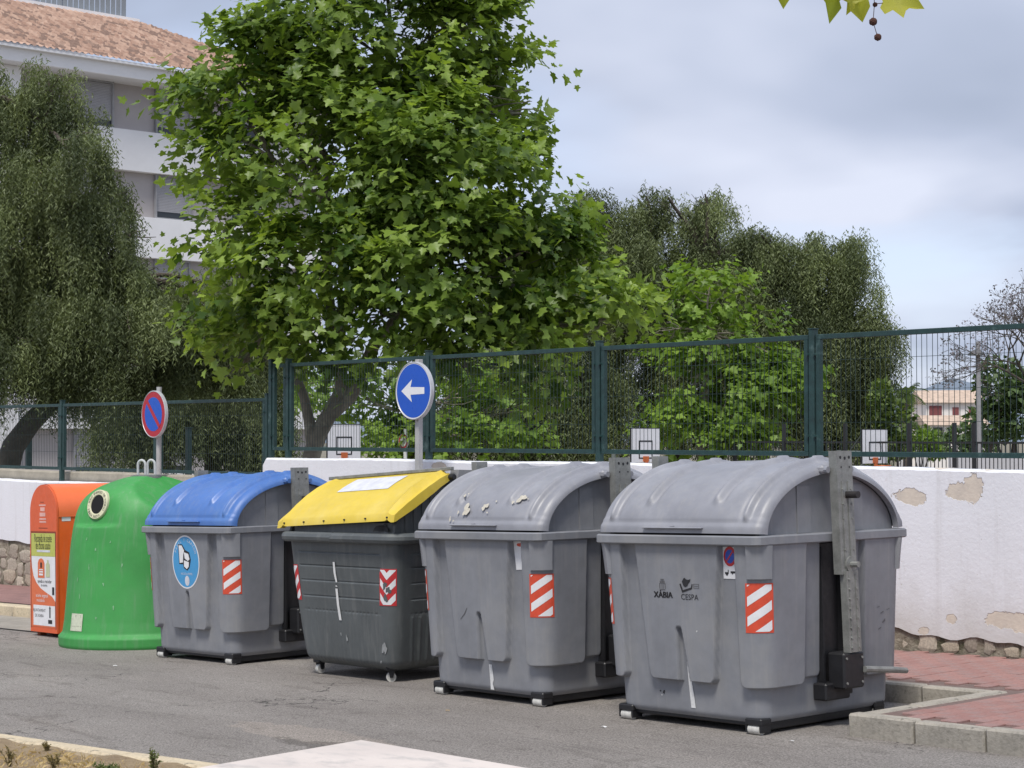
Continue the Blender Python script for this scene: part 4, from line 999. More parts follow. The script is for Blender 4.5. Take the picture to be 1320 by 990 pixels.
flat('footer_crest', [poly2([(.135, .20), (.165, .20), (.165, .29), (.172, .30), (.15, .325), (.128, .30), (.135, .29)])], om(.0056), greyink, po); flat('footer_mark', [rect2(.11, .20, .14, .18)], om(.0056), ink, po)
flat('white_lettering', [shift(text2d('aceite vegetal', .05), -.03, .425), shift(text2d('reciclado', .05), -.06, .375)], om(.0042), white_v, po)
flat('poster_lettering', [shift(text2d('ayuda a reciclar', .05), .03, .575), shift(text2d('tu aceite', .04), .02, .535), rect2(.20, .245, .44, .52)], om(.0042), ink, po)
flat('bin_drawing', [poly2([(-.12, .62), (.02, .62), (.02, .88-.07), (-.01, .80+.04), (-.05, .80+.055), (-.09, .80+.04), (-.12, .81)]) if False else poly2([(-.12, .61), (.03, .61), (.03, .765), (.005, .80), (-.045, .815), (-.095, .80), (-.12, .765)])], om(.0042), orp, po)
flat('bin_drawing_slot', [rect2(-.06, -.025, .715, .77)], om(.0056), ink, po); flat('bin_drawing_lines', [rect2(-.09, .0, .69, .70), rect2(-.09, .0, .665, .68), rect2(-.09, .0, .635, .655)], om(.0056), white_v, po)
flat('bottle_drawing', [poly2([(.06, .62), (.15, .62), (.15, .75), (.12, .775), (.12, .80), (.09, .80), (.09, .775), (.06, .75)])], om(.0042), mat('pale_olive_print', (.55, .58, .36), .5), po)
pink = mat('pink_print', (.75, .42, .36), .5)
flat('arch_lettering', [rect2(-.09, .06, 1.36, 1.375), rect2(-.06, .04, 1.305, 1.345), rect2(-.075, .055, 1.25, 1.29), rect2(-.08, .07, 1.215, 1.232), rect2(-.08, .07, 1.185, 1.202)], om(.0015), pink, ob)
flat('arch_small_print', [rect2(-.06, .02, 1.395, 1.402), rect2(-.10, .10, 1.125, 1.133)], om(.0015), mat('brown_edge', (.25, .05, .02)), ob)
pyd('serial_plate', [(W2-.004, .05, 1.20), (W2-.004, .15, 1.20), (W2-.004, .15, 1.245), (W2-.004, .05, 1.245)], [(0, 1, 2, 3)], white_v, ob)
MB().box(W2-.0065, W2+.004, .014, .86, ZT-.045, ZT-.030).build('hood_lip', mat('orange_hood', (.85, .17, .055)), ob)

# wear on the bottle bank: seams, scuffs and pale scratches
def igw(u, v): return igp(.004)(u, v)
for i, (u, v, r_, asp) in enumerate(((.10, .95, .008, 2.2), (.02, .78, .006, 5), (-.05, 1.05, .006, 3), (.22, .62, .010, 1.5), (.34, .40, .009, 2), (-.16, .66, .006, 4), (.15, .30, .012, .8), (.42, .80, .007, 3), (-.10, .50, .005, 6), (.28, 1.02, .006, 2))): blot('pale_scuff', ig, igw, u, v, r_, mat('pale_green_scuff', (.20, .40, .21), .7), 11, 80+i, asp)
# ================================================================== signs
alu = mat('sign_aluminium', (.52, .53, .55), .5, .08, 12, metal=.3)
palepole = mat('pale_pole', (.46, .46, .45), .55, .1, 8, metal=.2)
sred = mat('sign_red', (.42, .015, .03), .4, .05, 9); sblue = mat('sign_blue', (.005, .085, .50), .35, .04, 9); swhite = mat('sign_white', (.76, .76, .78), .45, .04, 9)
def sign_disc(root, z, r, y0):
    b = MB(); v = []; f = []; n = 48
    for rr_, yy in ((r-.02, .03), (r, .026), (r, -.012), (r-.008, -.016), (r-.012, -.010)):
        for k in range(n): a = 2*math.pi*k/n; v.append((rr_*math.cos(a), y0+yy, z+rr_*math.sin(a)))
    for i in range(4):
        for k in range(n): f.append((i*n+k, i*n+(k+1) % n, (i+1)*n+(k+1) % n, (i+1)*n+k))
    f += [tuple(range(n)), tuple(4*n+k for k in range(n))]
    b.add(v, f); return autosmooth(b.build('sign_plate', alu, root), 40)
sm_ = lambda o_, zc, y0: (lambda u, v: (u, y0-.011-o_, zc+v))
s1 = thing('arrow_sign', 'round blue road sign with a white arrow pointing left, in front of the wall', 'road sign', (-14.506, 11.40, gz(-14.5)+.12))
zc = 2.245-s1.location.z; MB().box(-.03, .03, -.03, .03, -.1, zc+.325, .004).build('post', palepole, s1)
pl = sign_disc(s1, zc, .30, -.062); flat('blue_face', [disc2(0, 0, .278, n=48)], sm_(.001, zc, -.062), sblue, pl); flat('white_rim', [disc2(0, 0, .2875, n=48)], sm_(.0, zc, -.062), swhite, pl)
flat('white_arrow', [poly2([(-.20, 0), (-.02, .118), (-.045, .040), (.185, .034), (.185, -.034), (-.045, -.040), (-.02, -.118)])], sm_(.0025, zc, -.062), swhite, pl)
s2 = thing('no_parking_sign', 'round blue no-parking sign with red ring and bar on a pole', 'road sign', (-19.03, 10.97, gz(-19.03)+.12))
zc = 2.042-s2.location.z; b = MB().tube([(0, 0, -.1), (0, 0, zc+.33)], .032, 14); autosmooth(b.build('post', palepole, s2))
pl = sign_disc(s2, zc, .285, -.066); flat('red_ring', [disc2(0, 0, .272, n=48)], sm_(.001, zc, -.066), sred, pl); flat('blue_face', [disc2(0, 0, .205, n=48)], sm_(.0025, zc, -.066), sblue, pl)
k = .142; flat('red_bar', [poly2([(-k-.024, k-.01), (-k+.012, k+.028), (k+.024, -k+.01), (k-.012, -k-.028)])], sm_(.004, zc, -.066), sred, pl)
flat('white_rim', [disc2(0, 0, .2785, n=48)], sm_(0, zc, -.066), swhite, pl)
# small speed sign beyond the fence
p = at(522.5, 569, 46); s3 = thing('speed_sign', 'small round red-ringed speed limit sign on a white post beyond the fence', 'road sign', (p.x, p.y, -1.05)); zc = p.z+1.05
autosmooth(MB().tube([(0, 0, 0), (0, 0, zc+.32)], .05, 10).build('post', swhite, s3)); pl = sign_disc(s3, zc, .20, -.06); flat('red_ring', [disc2(0, 0, .186, n=32)], sm_(.001, zc, -.06), sred, pl); flat('white_face', [disc2(0, 0, .135, n=32)], sm_(.0025, zc, -.06), swhite, pl)
flat('speed_number', [text2d('10', .19)], sm_(.004, zc, -.06), ink, pl)
# ================================================================== basketball hoops
for nm, (px, py), lab in (('b1', (443, 569), 'white basketball backboard with orange rim in front of the big tree trunk'), ('b2', (831.5, 574), 'white basketball backboard with orange rim beyond the fence between the grey containers'), ('b3', (1127, 575.5), 'white basketball backboard behind the arm of the grey container')):
    p = at(px, py, 44); h = thing('basketball_hoop', lab, 'basketball hoop', (p.x, p.y, -1.05), (0, 0, R(0)), 'basketball hoops'); z = p.z+1.05
    MB().box(-.02, .02, -.50, .50, z-.42, z+.42, .004).build('backboard', swhite, h)
    m_ = MB().box(.02, .024, -.24, -.205, z-.30, z+.12).box(.02, .024, .205, .24, z-.30, z+.12).box(.02, .0245, -.24, .24, z+.085, z+.12).box(.02, .0245, -.24, .24, z-.33, z-.30)
    m_.box(-.021, .023, -.505, .505, z+.412, z+.43).box(-.021, .023, -.508, -.495, z-.42, z+.42); m_.build('black_markings', ink, h)
    MB().box(.02, .05, -.09, .09, z-.40, z-.27).box(.02, .06, -.05, .05, z-.49, z-.40).tube([(.05+.2*(1-math.cos(R(t))), -.0+.2*math.sin(R(t)), z-.47) for t in range(0, 361, 20)], .012, 6).build('rim', mat('hoop_orange', (.55, .14, .04), .5), h)
    MB().tube([(-1.1, 0, 0), (-1.1, 0, z-.1)], .06, 10).tube([(-1.1, 0, z-.15), (-.02, 0, z-.15)], .04, 8).tube([(-1.1, 0, z-.9), (-.02, 0, z-.25)], .03, 8).tube([(-.02, -.40, z+.36), (-1.1, 0, z-.5)], .015, 5).build('support', mat('hoop_grey', (.14, .16, .15), .6), h)
# ================================================================== apartment block
bw = mat('block_white', (.80, .795, .80), .85, .04, .6); taupe = mat('block_taupe', (.42, .39, .385), .85, .05, .8); shut = mat('roller_shutter', (.36, .355, .37), .6, .05, 2); wglass = mat('window_dark', (.035, .04, .045), .15, 0)
XB = -55.; bl = thing('apartment_block', 'white apartment block with grey window bands and a terracotta tiled roof', 'building', (XB, 30, -2.6)); inv = Matrix.Translation(bl.location).inverted()
def bpart(b, nm, m, par=None, kind=None):
    o = b.build(nm, m, bl if par is None else par)
    if par is None: o.matrix_parent_inverse = inv
    if kind: tag(o, kind=kind)
    return o
Y0, Y1 = 6., 38.6
bpart(MB().box(XB-11.5, XB-.35, Y0, Y1-.4, -2.6, 14.0), 'core', taupe)
bands = [(12.38, 14.0), (9.40, 10.97), (6.42, 7.99), (3.44, 5.01), (.46, 2.03)]
sp_ = [(10.97, 12.38), (7.99, 9.40), (5.01, 6.42), (2.03, 3.44), (-2.6, .46)]
for a, b_ in sp_: bpart(MB().box(XB-.34, XB, Y0, Y1, a, b_), 'spandrel', bw)
bpart(MB().box(XB-12, XB+.75, Y0-.7, Y1+.75, 14.0, 14.46, .02), 'eave', bw)
bpart(MB().box(XB-.34, XB+.12, 23.4, 26.4, -2.5, 13.99), 'pillar', bw)
wins = []
for a, b_ in bands:
    y = 28.58-3.06*7
    while y < Y1-1.5:
        if not (22.2 < y < 26.4):
            fr_ = bpart(MB().box(XB-.33, XB-.20, y, y+.06, a, b_).box(XB-.33, XB-.20, y+1.35, y+1.41, a, b_).box(XB-.33, XB-.20, y+.06, y+1.35, b_-.07, b_).box(XB-.33, XB-.20, y+.06, y+1.35, a, a+.06), 'window', mat('window_frame', (.30, .30, .31), .5))
            s_ = MB().box(XB-.335, XB-.29, y+.06, y+1.35, a+.06, b_-.07); s_.build('pane', wglass, fr_)
            drop = .85 if (int(y*7+a) % 3) else .55
            zl = b_-.07-(b_-a-.13)*drop; s_ = MB(); z = zl
            while z < b_-.08: s_.box(XB-.285, XB-.262, y+.06, y+1.35, z, min(z+.048, b_-.07)); z += .055
            s_.build('shutter', shut, fr_)
        y += 3.06
# tiled roof
EX, EZ, K = XB+.95, 14.47, .5
cols = np.arange(Y0-.8, Y1+1.0, .0575); rows = []
RL = 5.9; nr = 17
for k in range(nr): rows += [(k*RL/nr, .045), ((k+1)*RL/nr-.002, .0)]
V = []; 
for d_, up in rows:
    for y in cols:
        x = EX-d_; z = min(EZ+d_*K, EZ+(Y1+1.0-y)*K); V.append((x, y, z+up+.09*abs(math.sin(math.pi*y/.23))**.8))
k = len(cols); n = len(rows); i, j = np.meshgrid(np.arange(k-1), np.arange(n-1)); Q = np.stack([j*k+i, j*k+i+1, (j+1)*k+i+1, (j+1)*k+i], -1).reshape(-1, 4)
def _tile(g):
    vo = g.nd('ShaderNodeTexVoronoi'); vo.inputs['Scale'].default_value = 1; g.L(g.scaled((2.9, 4.35, 0)), vo.inputs['Vector'])
    sp = g.nd('ShaderNodeSeparateColor'); g.L(vo.outputs['Color'], sp.inputs[0]); c = g.mx(sp.outputs[0], (.33, .20, .145), (.50, .34, .255)); c = g.mx(g.rp(sp.outputs[1], .72, .78), c, (.23, .15, .115)); g.L(c, g.b.inputs['Base Color'])
tilem = custom('terracotta_tiles', _tile, .85)
rf = npmesh('roof_tiles', V, Q, tilem, bl, k=4); rf.matrix_parent_inverse = inv; tag(rf, kind='stuff')
RX = EX-RL; RZ = EZ+RL*K
bpart(MB().box(EX-.5, EX-.03, Y0-.7, Y1+.95, 14.44, 14.525), 'tile_bed', bw)
bpart(MB().box(RX-6, RX+.05, Y0, Y1-5.0, RZ-.5, RZ+.16), 'roof_terrace', bw)
bpart(MB().box(RX-4, RX-3.6, Y0, 31.2, RZ, RZ+2.4), 'attic_wall', mat('attic_glass', (.34, .37, .45), .3))
for y in np.arange(29.6, 33.3, .22): bpart(MB().box(RX-.5, RX-.46, y, y+.17, RZ+.14, RZ+1.25), 'screen_slat', mat('screen_grey', (.22, .24, .26), .5, .05, 3))
for y in (27.9, 30.7, 33.25): bpart(MB().box(RX-.56, RX-.50, y, y+.07, RZ+.14, RZ+1.9), 'screen_post', mat('screen_grey', (.22, .24, .26)))
# ================================================================== far houses, hill, court edge
hill = []; n = 60
for k in range(n+1):
    a = R(100+60*k/n); r_ = 1100; hgt = 22+16*math.sin(k*.55)+10*math.sin(k*1.3+1); hill += [(r_*math.cos(a), r_*math.sin(a), -4), (r_*1.25*math.cos(a), r_*1.25*math.sin(a), max(6, hgt)), (r_*1.7*math.cos(a), r_*1.7*math.sin(a), -4)]
o = pyd('hills', hill, [q for k in range(n) for q in ((3*k, 3*k+1, 3*k+4, 3*k+3), (3*k+1, 3*k+2, 3*k+5, 3*k+4))], mat('haze_blue_hill', (.16, .20, .25), .95, .1, .01), None, True); tag(o, kind='structure')  # distance haze is put into the hill's bluish colour
hwall = mat('house_white', (.80, .76, .72), .85, .04, .5); terra = mat('house_terracotta', (.52, .40, .31), .85, .2, 2.); maroon = mat('maroon_blind', (.21, .06, .06), .6)
def house(label, px0, px1, pyt, pyr, Z, wins_, depth=7, group=None):
    a, b_ = at(px0, 562, Z), at(px1, 562, Z); d = (b_-a); d.z = 0; L_ = d.length; d.normalize(); an = math.atan2(d.y, d.x); zt = at(px0, pyt, Z).z; zr = at(px0, pyr, Z).z
    h = thing('house', label, 'house', (a.x, a.y, -2.6), (0, 0, an), 'far white houses'); zt += 2.6; zr += 2.6
    MB().box(0, L_, 0, depth, 0, zt).build('wall', hwall, h)
    MB().prism([(-.4, zt), (depth+.4, zt), (depth/2, zr)], 0, -.3, L_+.3).build('roof', terra, h)
    s_ = Z/2300
    for (x0, x1, y0, y1, m_) in wins_:
        w_ = MB().box((x0-px0)*s_, (x1-px0)*s_, -.08, .02, zt-(y1-pyt)*s_, zt-(y0-pyt)*s_).build('window', m_, h)
    return h
house('far white two-storey house with a maroon blind and small dark windows', 1194, 1268, 519, 502, 170, [(1198, 1214, 523, 536, maroon), (1228, 1236, 525, 535, maroon), (1249, 1257, 525, 535, maroon)])
house('far low terracotta roofed veranda house with dark arches', 1197, 1272, 548, 535, 160, [(1203, 1215, 551, 561, wglass), (1222, 1233, 551, 561, wglass)], 5)
house('far low house with an orange roof beside the palm', 1172, 1196, 544, 536, 172, [(1180, 1186, 548, 556, wglass)], 5)
house('pale far house with chimney stack above the other roofs', 1226, 1268, 508, 502, 190, [(1240, 1246, 512, 518, wglass)], 6)
cw = thing('court_wall', 'low pale wall at the far side of the playground', 'wall', tuple(at(1230, 590, 46).xy)+(-1.05,), (0, 0, 0))
MB().box(-.2, 14, 0, .25, 0, at(1230, 587, 46).z+1.05, .02).build('wall_body', mat('pale_court_wall', (.55, .54, .56), .85, .05, 1), cw)
cf = thing('court_railing', 'black metal picket railing at the far edge of the playground', 'railing', tuple(at(1140, 590, 44).xy)+(-1.05,))
bb = MB(); zt = at(1140, 569, 44).z+1.05
for x in np.arange(-6, 9, .11): bb.box(x-.008, x+.008, -.008, .008, .05, zt-.02)
tag(bb.build('pickets', ink, cf), kind='stuff'); MB().box(-6, 9, -.02, .02, zt-.05, zt).build('top_rail', ink, cf)
for x in (-4.9, -3.2, -1.2, .75, 2.05, 2.6, 5.0): MB().box(x-.04, x+.04, -.04, .04, 0, zt+.45).build('post', ink, cf)
p = at(1262, 590, 60); lp = thing('lamp_post', 'tall grey lamp post with a dark dish shade beside the bare tree', 'lamp post', (p.x, p.y, -1.1)); zt = at(1262, 440, 60).z+1.1
autosmooth(MB().tube([(0, 0, 0), (0, 0, zt)], [.10, .075], 10).build('pole', mat('lamp_grey', (.30, .30, .31), .5), lp)); zs_ = at(1262, 458, 60).z+1.1
autosmooth(MB().lathe([(.30, 0), (.27, .06), (.16, .16), (.05, .20)], 20, (0, -.1, zs_)).build('lamp_shade', mat('dish_grey', (.10, .10, .10), .5), lp))
# left annex behind the low fence: entrance posts and beds beside the block
for px in (37, 243):
    p = at(px, 590, 34); g_ = thing('gate_post', 'dark green square post behind the lower fence beside the %s' % ('leaning pepper trunk' if px < 100 else 'no-parking sign pole'), 'post', (p.x, p.y, -1.05)); zt = at(px, 556 if px < 100 else 552, 34).z+1.05
    MB().box(-.05, .05, -.05, .05, 0, zt, .006).box(-.058, .058, -.058, .058, zt, zt+.02).build('shaft', fgreen, g_)

# ================================================================== trees
bark = mat('plane_bark', (.21, .185, .145), .9, .3, 5, .012, 14, col2=(.30, .28, .22), c2scale=4, c2lo=.52, c2hi=.6)
bark2 = mat('pepper_bark', (.085, .07, .055), .95, .3, 6, .02, 12)
leaf_plane = leafmat('plane_leaf', (.056, .110, .019), (.28, .39, .07), .38, .42)
leaf_young = leafmat('young_plane_leaf', (.10, .18, .028), (.24, .36, .06), .38, .45)
leaf_pep = leafmat('pepper_leaf', (.060, .080, .034), (.225, .27, .115), .25, .55)
leaf_dark = leafmat('dark_shrub_leaf', (.045, .08, .03), (.13, .20, .07), .25, .5)
leaf_bush = leafmat('bush_leaf', (.05, .09, .02), (.16, .22, .06), .3, .5)
LT = np.array([(0, 0, 0), (.19, -.07, 0), (.43, .02, .03), (.33, .20, .05), (.62, .42, .09), (.34, .50, .06), (.20, .60, .03), (.21, .76, .03), (0, 1.02, -.06), (-.21, .76, .03), (-.20, .60, .03), (-.34, .50, .06), (-.62, .42, .09), (-.33, .20, .05), (-.43, .02, .03), (-.19, -.07, 0), (0, .38, -.03)])
LF = np.array([(16, i, (i+1) % 16) for i in range(16)])
ST = np.array([(0, 0, 0), (.38, .30, .05), (.22, .62, .03), (0, 1., -.08), (-.22, .62, .03), (-.38, .30, .05)]); SF = np.array([(0, 1, 2), (0, 2, 3), (0, 3, 4), (0, 4, 5)])
def unit(a): return a/np.maximum(np.linalg.norm(a, axis=-1, keepdims=True), 1e-9)
def leaves(Pn, D, Nn, Sz, tpl, tf):
    D = unit(D); Nn = unit(Nn-D*(Nn*D).sum(-1, keepdims=True)); X = np.cross(D, Nn)
    V = Pn[:, None]+(X[:, None]*tpl[None, :, 0, None]+D[:, None]*tpl[None, :, 1, None]+Nn[:, None]*tpl[None, :, 2, None])*Sz[:, None, None]
    T = tf[None]+(np.arange(len(Pn))*len(tpl))[:, None, None]; return V.reshape(-1, 3), T.reshape(-1, 3)
BR, BU, BF = np.array(_r), np.array(_up), np.array(_fw)
def split(L_, seed, n=6, k=.5):
    q = random.Random(seed); o = []
    for l in L_:
        for i in range(n):
            a = 6.283*(i+q.random()*.8)/n; r_ = q.uniform(.45, .85); o.append((l[0]+l[2]*r_*math.cos(a), l[1]+l[3]*r_*math.sin(a), l[2]*k*q.uniform(.7, 1.25), l[3]*k*q.uniform(.7, 1.25), (l[4] if len(l) > 4 else 0)+q.uniform(-.6, .6)))
    return o
def lobes_of(L_, Z):
    o = []
    for l in L_:
        px, py, rx, ry = l[:4]; dz = l[4] if len(l) > 4 else 0; rz = l[5] if len(l) > 5 else max(rx, ry)*Z/2300
        o.append((np.array(at(px, py, Z+dz)), rx*Z/2300, ry*Z/2300, rz))
    return o
def sample(lobes, n, lo=.45, hi=1.02, up=None):
    w_ = np.array([(a*b*c)**(2/3) for _, a, b, c in lobes]); idx = rng.choice(len(lobes), n, p=w_/w_.sum()); d = unit(rng.normal(size=(n, 3)))
    if up is not None: d[:, 1] = np.where(d[:, 1] < up, -d[:, 1], d[:, 1])
    r_ = (lo**3+(hi**3-lo**3)*rng.random(n))**(1/3)
    C = np.array([l[0] for l in lobes])[idx]; RX_ = np.array([l[1:] for l in lobes])[idx]; loc = d*r_[:, None]*RX_
    Pn = C+loc[:, :1]*BR+loc[:, 1:2]*BU+loc[:, 2:]*BF; O = unit(d[:, :1]*BR+d[:, 1:2]*BU+d[:, 2:]*BF); return Pn, O
def limb(b, p0, p1, r0, r1, sag=.0, n=6, q=random, side=8):
    p0, p1 = Vector(p0), Vector(p1); d = p1-p0; o = d.orthogonal().normalized()*d.length*.10; o2 = d.cross(o).normalized()*d.length*.07; a, c = q.uniform(-1, 1), q.uniform(-1, 1); pts = []; rs = []
    for k in range(n+1):
        t = k/n; w_ = math.sin(math.pi*t); w2 = math.sin(2*math.pi*t)*.5
        pts.append(p0+d*t+o*(a*w_+c*w2)+o2*(c*w_-a*w2)+Vector((0, 0, sag*w_))); rs.append(r0+(r1-r0)*t)
    b.tube(pts, rs, side); return pts
def broadleaf(name, label, base, forks, lobes, nshoot, m, bm_, lsize, tpl, tf, per=8, trunk_r=.16, group=None, nparts=0, shoot=.45, seed=1):
    q = random.Random(seed); base = Vector(base); root = thing(name, label, 'tree', base, group=group); inv = Matrix.Translation(base).inverted()
    tr = MB(); ends = []
    for pts, rs in forks: tr.tube(pts, rs, 10); ends.append((Vector(pts[-1]), rs[-1]))
    o = tr.build('trunk', bm_, root); o.matrix_parent_inverse = inv; autosmooth(o, 60)
    lb = MB()
    for (c, a, b_, cc) in lobes:
        c = Vector(c); e = min(ends, key=lambda e_: (e_[0]-c).length); tip = limb(lb, e[0], c+Vector((0, 0, b_*.3)), e[1]*.62, .018, q=q)
        for _ in range(7):
            dd = Vector((q.gauss(0, 1), q.gauss(0, 1), q.gauss(.3, .8))).normalized(); limb(lb, tip[q.randrange(2, 6)], c+dd*min(a, b_, cc)*.95, .018, .004, n=4, q=q, side=5)
    o = lb.build('branches', bm_, root); o.matrix_parent_inverse = inv
    nc_ = max(12, nshoot//15); Pc, Oc = sample(lobes, nc_, .5, .92); ci = rng.integers(0, nc_, nshoot); jt = rng.normal(size=(nshoot, 3)); Pn = Pc[ci]+jt*shoot*np.array([.48, .48, .24]); O = unit(Oc[ci]+jt*np.array([.5, .5, .3])); ctn = rng.normal(.43, .20, nc_)[ci][:, None]; Dr = unit(O*.75+np.array([0, 0, .35])+rng.normal(size=O.shape)*.45)
    K = per; t = np.linspace(.12, 1, K)[None, :, None]; pos = Pn[:, None]+Dr[:, None]*t*shoot*rng.uniform(.6, 1.2, (nshoot, 1, 1))-np.array([0, 0, 1.])*(t**2)*shoot*.18
    an = (np.arange(K)*2.4)[None, :]+rng.uniform(0, 6.28, (nshoot, 1)); A = unit(np.cross(Dr, np.array([.3, .2, 1.]))); B_ = np.cross(Dr, A)
    rad = A[:, None]*np.cos(an)[..., None]+B_[:, None]*np.sin(an)[..., None]
    D = rad*.9+Dr[:, None]*.55+np.array([0, 0, -.35])+rng.normal(size=rad.shape)*.22
    Nn = np.array([0, 0, .85])+O[:, None]*.65+rad*.2+rng.normal(size=rad.shape)*.33
    sz = lsize*rng.uniform(.38, 1.3, (nshoot, K))*np.linspace(1.1, .7, K)[None]
    tone = np.clip(ctn+rng.normal(0, .10, (nshoot, 1))+rng.normal(0, .13, (nshoot, K))+np.linspace(-.05, .12, K)[None], 0, 1)
    pos = (pos+rad*.06).reshape(-1, 3); D = D.reshape(-1, 3); Nn = Nn.reshape(-1, 3); sz = sz.ravel(); tone = tone.ravel()
    if nparts:
        px = (pos-np.array([0, 0, CAM_H])); z = px@BF; x = CX+F_PX*(px@BR)/z; y = CY-F_PX*(px@BU)/z; sc = np.where((x > 0) & (x < 1320) & (y > 0) & (y < 560), sz/z*(np.abs(unit(Nn)@BF)+.3), 0)
        dist = z+rng.random(len(z))*.6; sc = np.where(dist < np.percentile(dist, 22), sc, 0); pick = np.argsort(-sc)[:nparts]; keep = np.ones(len(pos), bool); keep[pick] = False
        LM = []
        for qn in range(5):
            me = npmesh('leaf', tpl, tf, m, None, tone=np.full(len(tpl), .25+.13*qn)); LM.append(me.data); bpy.data.objects.remove(me)
        for i_ in pick:
            d_ = unit(D[i_]); n2 = unit(Nn[i_]-d_*(Nn[i_]@d_)); x_ = np.cross(d_, n2); s_ = sz[i_]; o = bpy.data.objects.new('leaf', LM[int(min(4, max(0, (tone[i_]-.19)/.13)))]); COL.objects.link(o); o.parent = root; o.matrix_parent_inverse = inv
            o.matrix_basis = Matrix(((x_[0]*s_, d_[0]*s_, n2[0]*s_, pos[i_][0]), (x_[1]*s_, d_[1]*s_, n2[1]*s_, pos[i_][1]), (x_[2]*s_, d_[2]*s_, n2[2]*s_, pos[i_][2]), (0, 0, 0, 1)))
        pos, D, Nn, sz, tone = pos[keep], D[keep], Nn[keep], sz[keep], tone[keep]
    V, T = leaves(pos, D, Nn, sz, tpl, tf); o = npmesh('crown', V, T, m, root, tone=np.repeat(tone, len(tpl))); o.matrix_parent_inverse = inv; tag(o, kind='stuff')
    return root
def weeping(name, label, base, trunk, lobes, nst, m, length=(.5, 1.2), lsz=.07, K=24, group='pepper trees', seed=1, limbs=True):
    q = random.Random(seed); base = Vector(base); root = thing(name, label, 'tree', base, group=group); inv = Matrix.Translation(base).inverted(); tr = MB()
    for pts, rs in trunk: tr.tube(pts, rs, 9)
    o = tr.build('trunk', bark2, root); o.matrix_parent_inverse = inv; autosmooth(o, 60)
    ends = [(Vector(p), r_) for pts, rs in trunk for p, r_ in zip(pts[2:], rs[2:])]; lb = MB()
    for (c, a, b_, cc) in lobes:
        c = Vector(c); e = min(ends, key=lambda e_: (e_[0]-c).length); tip = limb(lb, e[0], c+Vector((0, 0, b_*.4)), e[1]*.7, .025, q=q)
        for _ in range(3):
            dd = Vector((q.gauss(0, 1), q.gauss(0, 1), q.gauss(.5, .6))).normalized(); limb(lb, tip[q.randrange(2, 6)], c+Vector((dd.x*cc, dd.y*cc, dd.z*b_))*.95, .022, .005, n=4, q=q, side=5)
    o = lb.build('branches', bark2, root); o.matrix_parent_inverse = inv
    nc_ = max(20, nst//52); Pc, Oc = sample(lobes, nc_, .5, 1.03, -.55); ci = rng.integers(0, nc_, nst); cs_ = length[0]*.27; Pn = Pc[ci]+rng.normal(size=(nst, 3))*cs_*np.array([1, 1, .8]); O = Oc[ci]; n = nst; ctone = rng.normal(.42, .24, nc_)[ci]
    Ln = rng.uniform(*length, (n, 1)); out_ = O.copy(); out_[:, 2] = 0; out_ = unit(out_+rng.normal(size=O.shape)*.5*np.array([1, 1, 0]))
    t = (np.arange(K)+.5)/K; t = t[None, :]
    hor = (1-np.exp(-3*t))*Ln*.22; ver = .10*Ln*np.sin(np.minimum(t*4, 1)*1.57)-Ln*np.maximum(t-.12, 0)*1.05
    pos = Pn[:, None]+out_[:, None]*hor[..., None]+np.array([0, 0, 1.])*ver[..., None]+rng.normal(size=(n, K, 3))*.012
    sgn = np.where(np.arange(K) % 2, 1., -1.)[None, :, None]; sd_ = np.cross(out_, np.array([0, 0, 1.]))[:, None]*np.cos(np.arange(K)*.9)[None, :, None]+out_[:, None]*np.sin(np.arange(K)*.9)[None, :, None]
    D = unit(sd_*sgn*.75+np.array([0, 0, -.8])+rng.normal(size=pos.shape)*.25); Wd = unit(np.cross(D, rng.normal(size=pos.shape)))*lsz*.15; sz = lsz*rng.uniform(.6, 1.25, (n, K, 1))
    V = np.stack([pos-Wd*.5, pos+Wd*.5+D*sz*.25, pos+D*sz, pos+Wd*-.9+D*sz*.4], 2); cnt = n*K; V = V.reshape(-1, 3); T = (np.array([(0, 1, 2), (0, 2, 3)])[None]+(np.arange(cnt)*4)[:, None, None]).reshape(-1, 3)
    tone = np.clip(ctone[:, None]+rng.normal(0, .1, (n, 1))+rng.normal(0, .10, (n, K)), 0, 1)
    o = npmesh('crown', V, T, m, root, tone=np.repeat(tone.ravel(), 4)); o.matrix_parent_inverse = inv; tag(o, kind='stuff'); return root
def bushy(name, label, base, lobes, n, m, lsz, group=None, cat='shrub', stemr=.05):
    base = Vector(base); root = thing(name, label, cat, base, group=group); inv = Matrix.Translation(base).inverted(); b = MB()
    for (c, a, b_, cc) in lobes: limb(b, base, Vector(c)+Vector((0, 0, b_*.4)), stemr, .01, n=4, side=6)
    o = b.build('trunk' if cat == 'tree' else 'stem', bark2, root); o.matrix_parent_inverse = inv
    Pn, O = sample(lobes, n, .35); D = O+rng.normal(size=O.shape)*.8; Nn = np.array([0, 0, .8])+O*.6+rng.normal(size=O.shape)*.5; sz = lsz*rng.uniform(.6, 1.3, n); tone = np.clip(rng.normal(.45, .25, n), 0, 1)
    V, T = leaves(Pn, D, Nn, sz, ST, SF); o = npmesh('crown' if cat == 'tree' else 'foliage', V, T, m, root, tone=np.repeat(tone, len(ST))); o.matrix_parent_inverse = inv; tag(o, kind='stuff'); return root
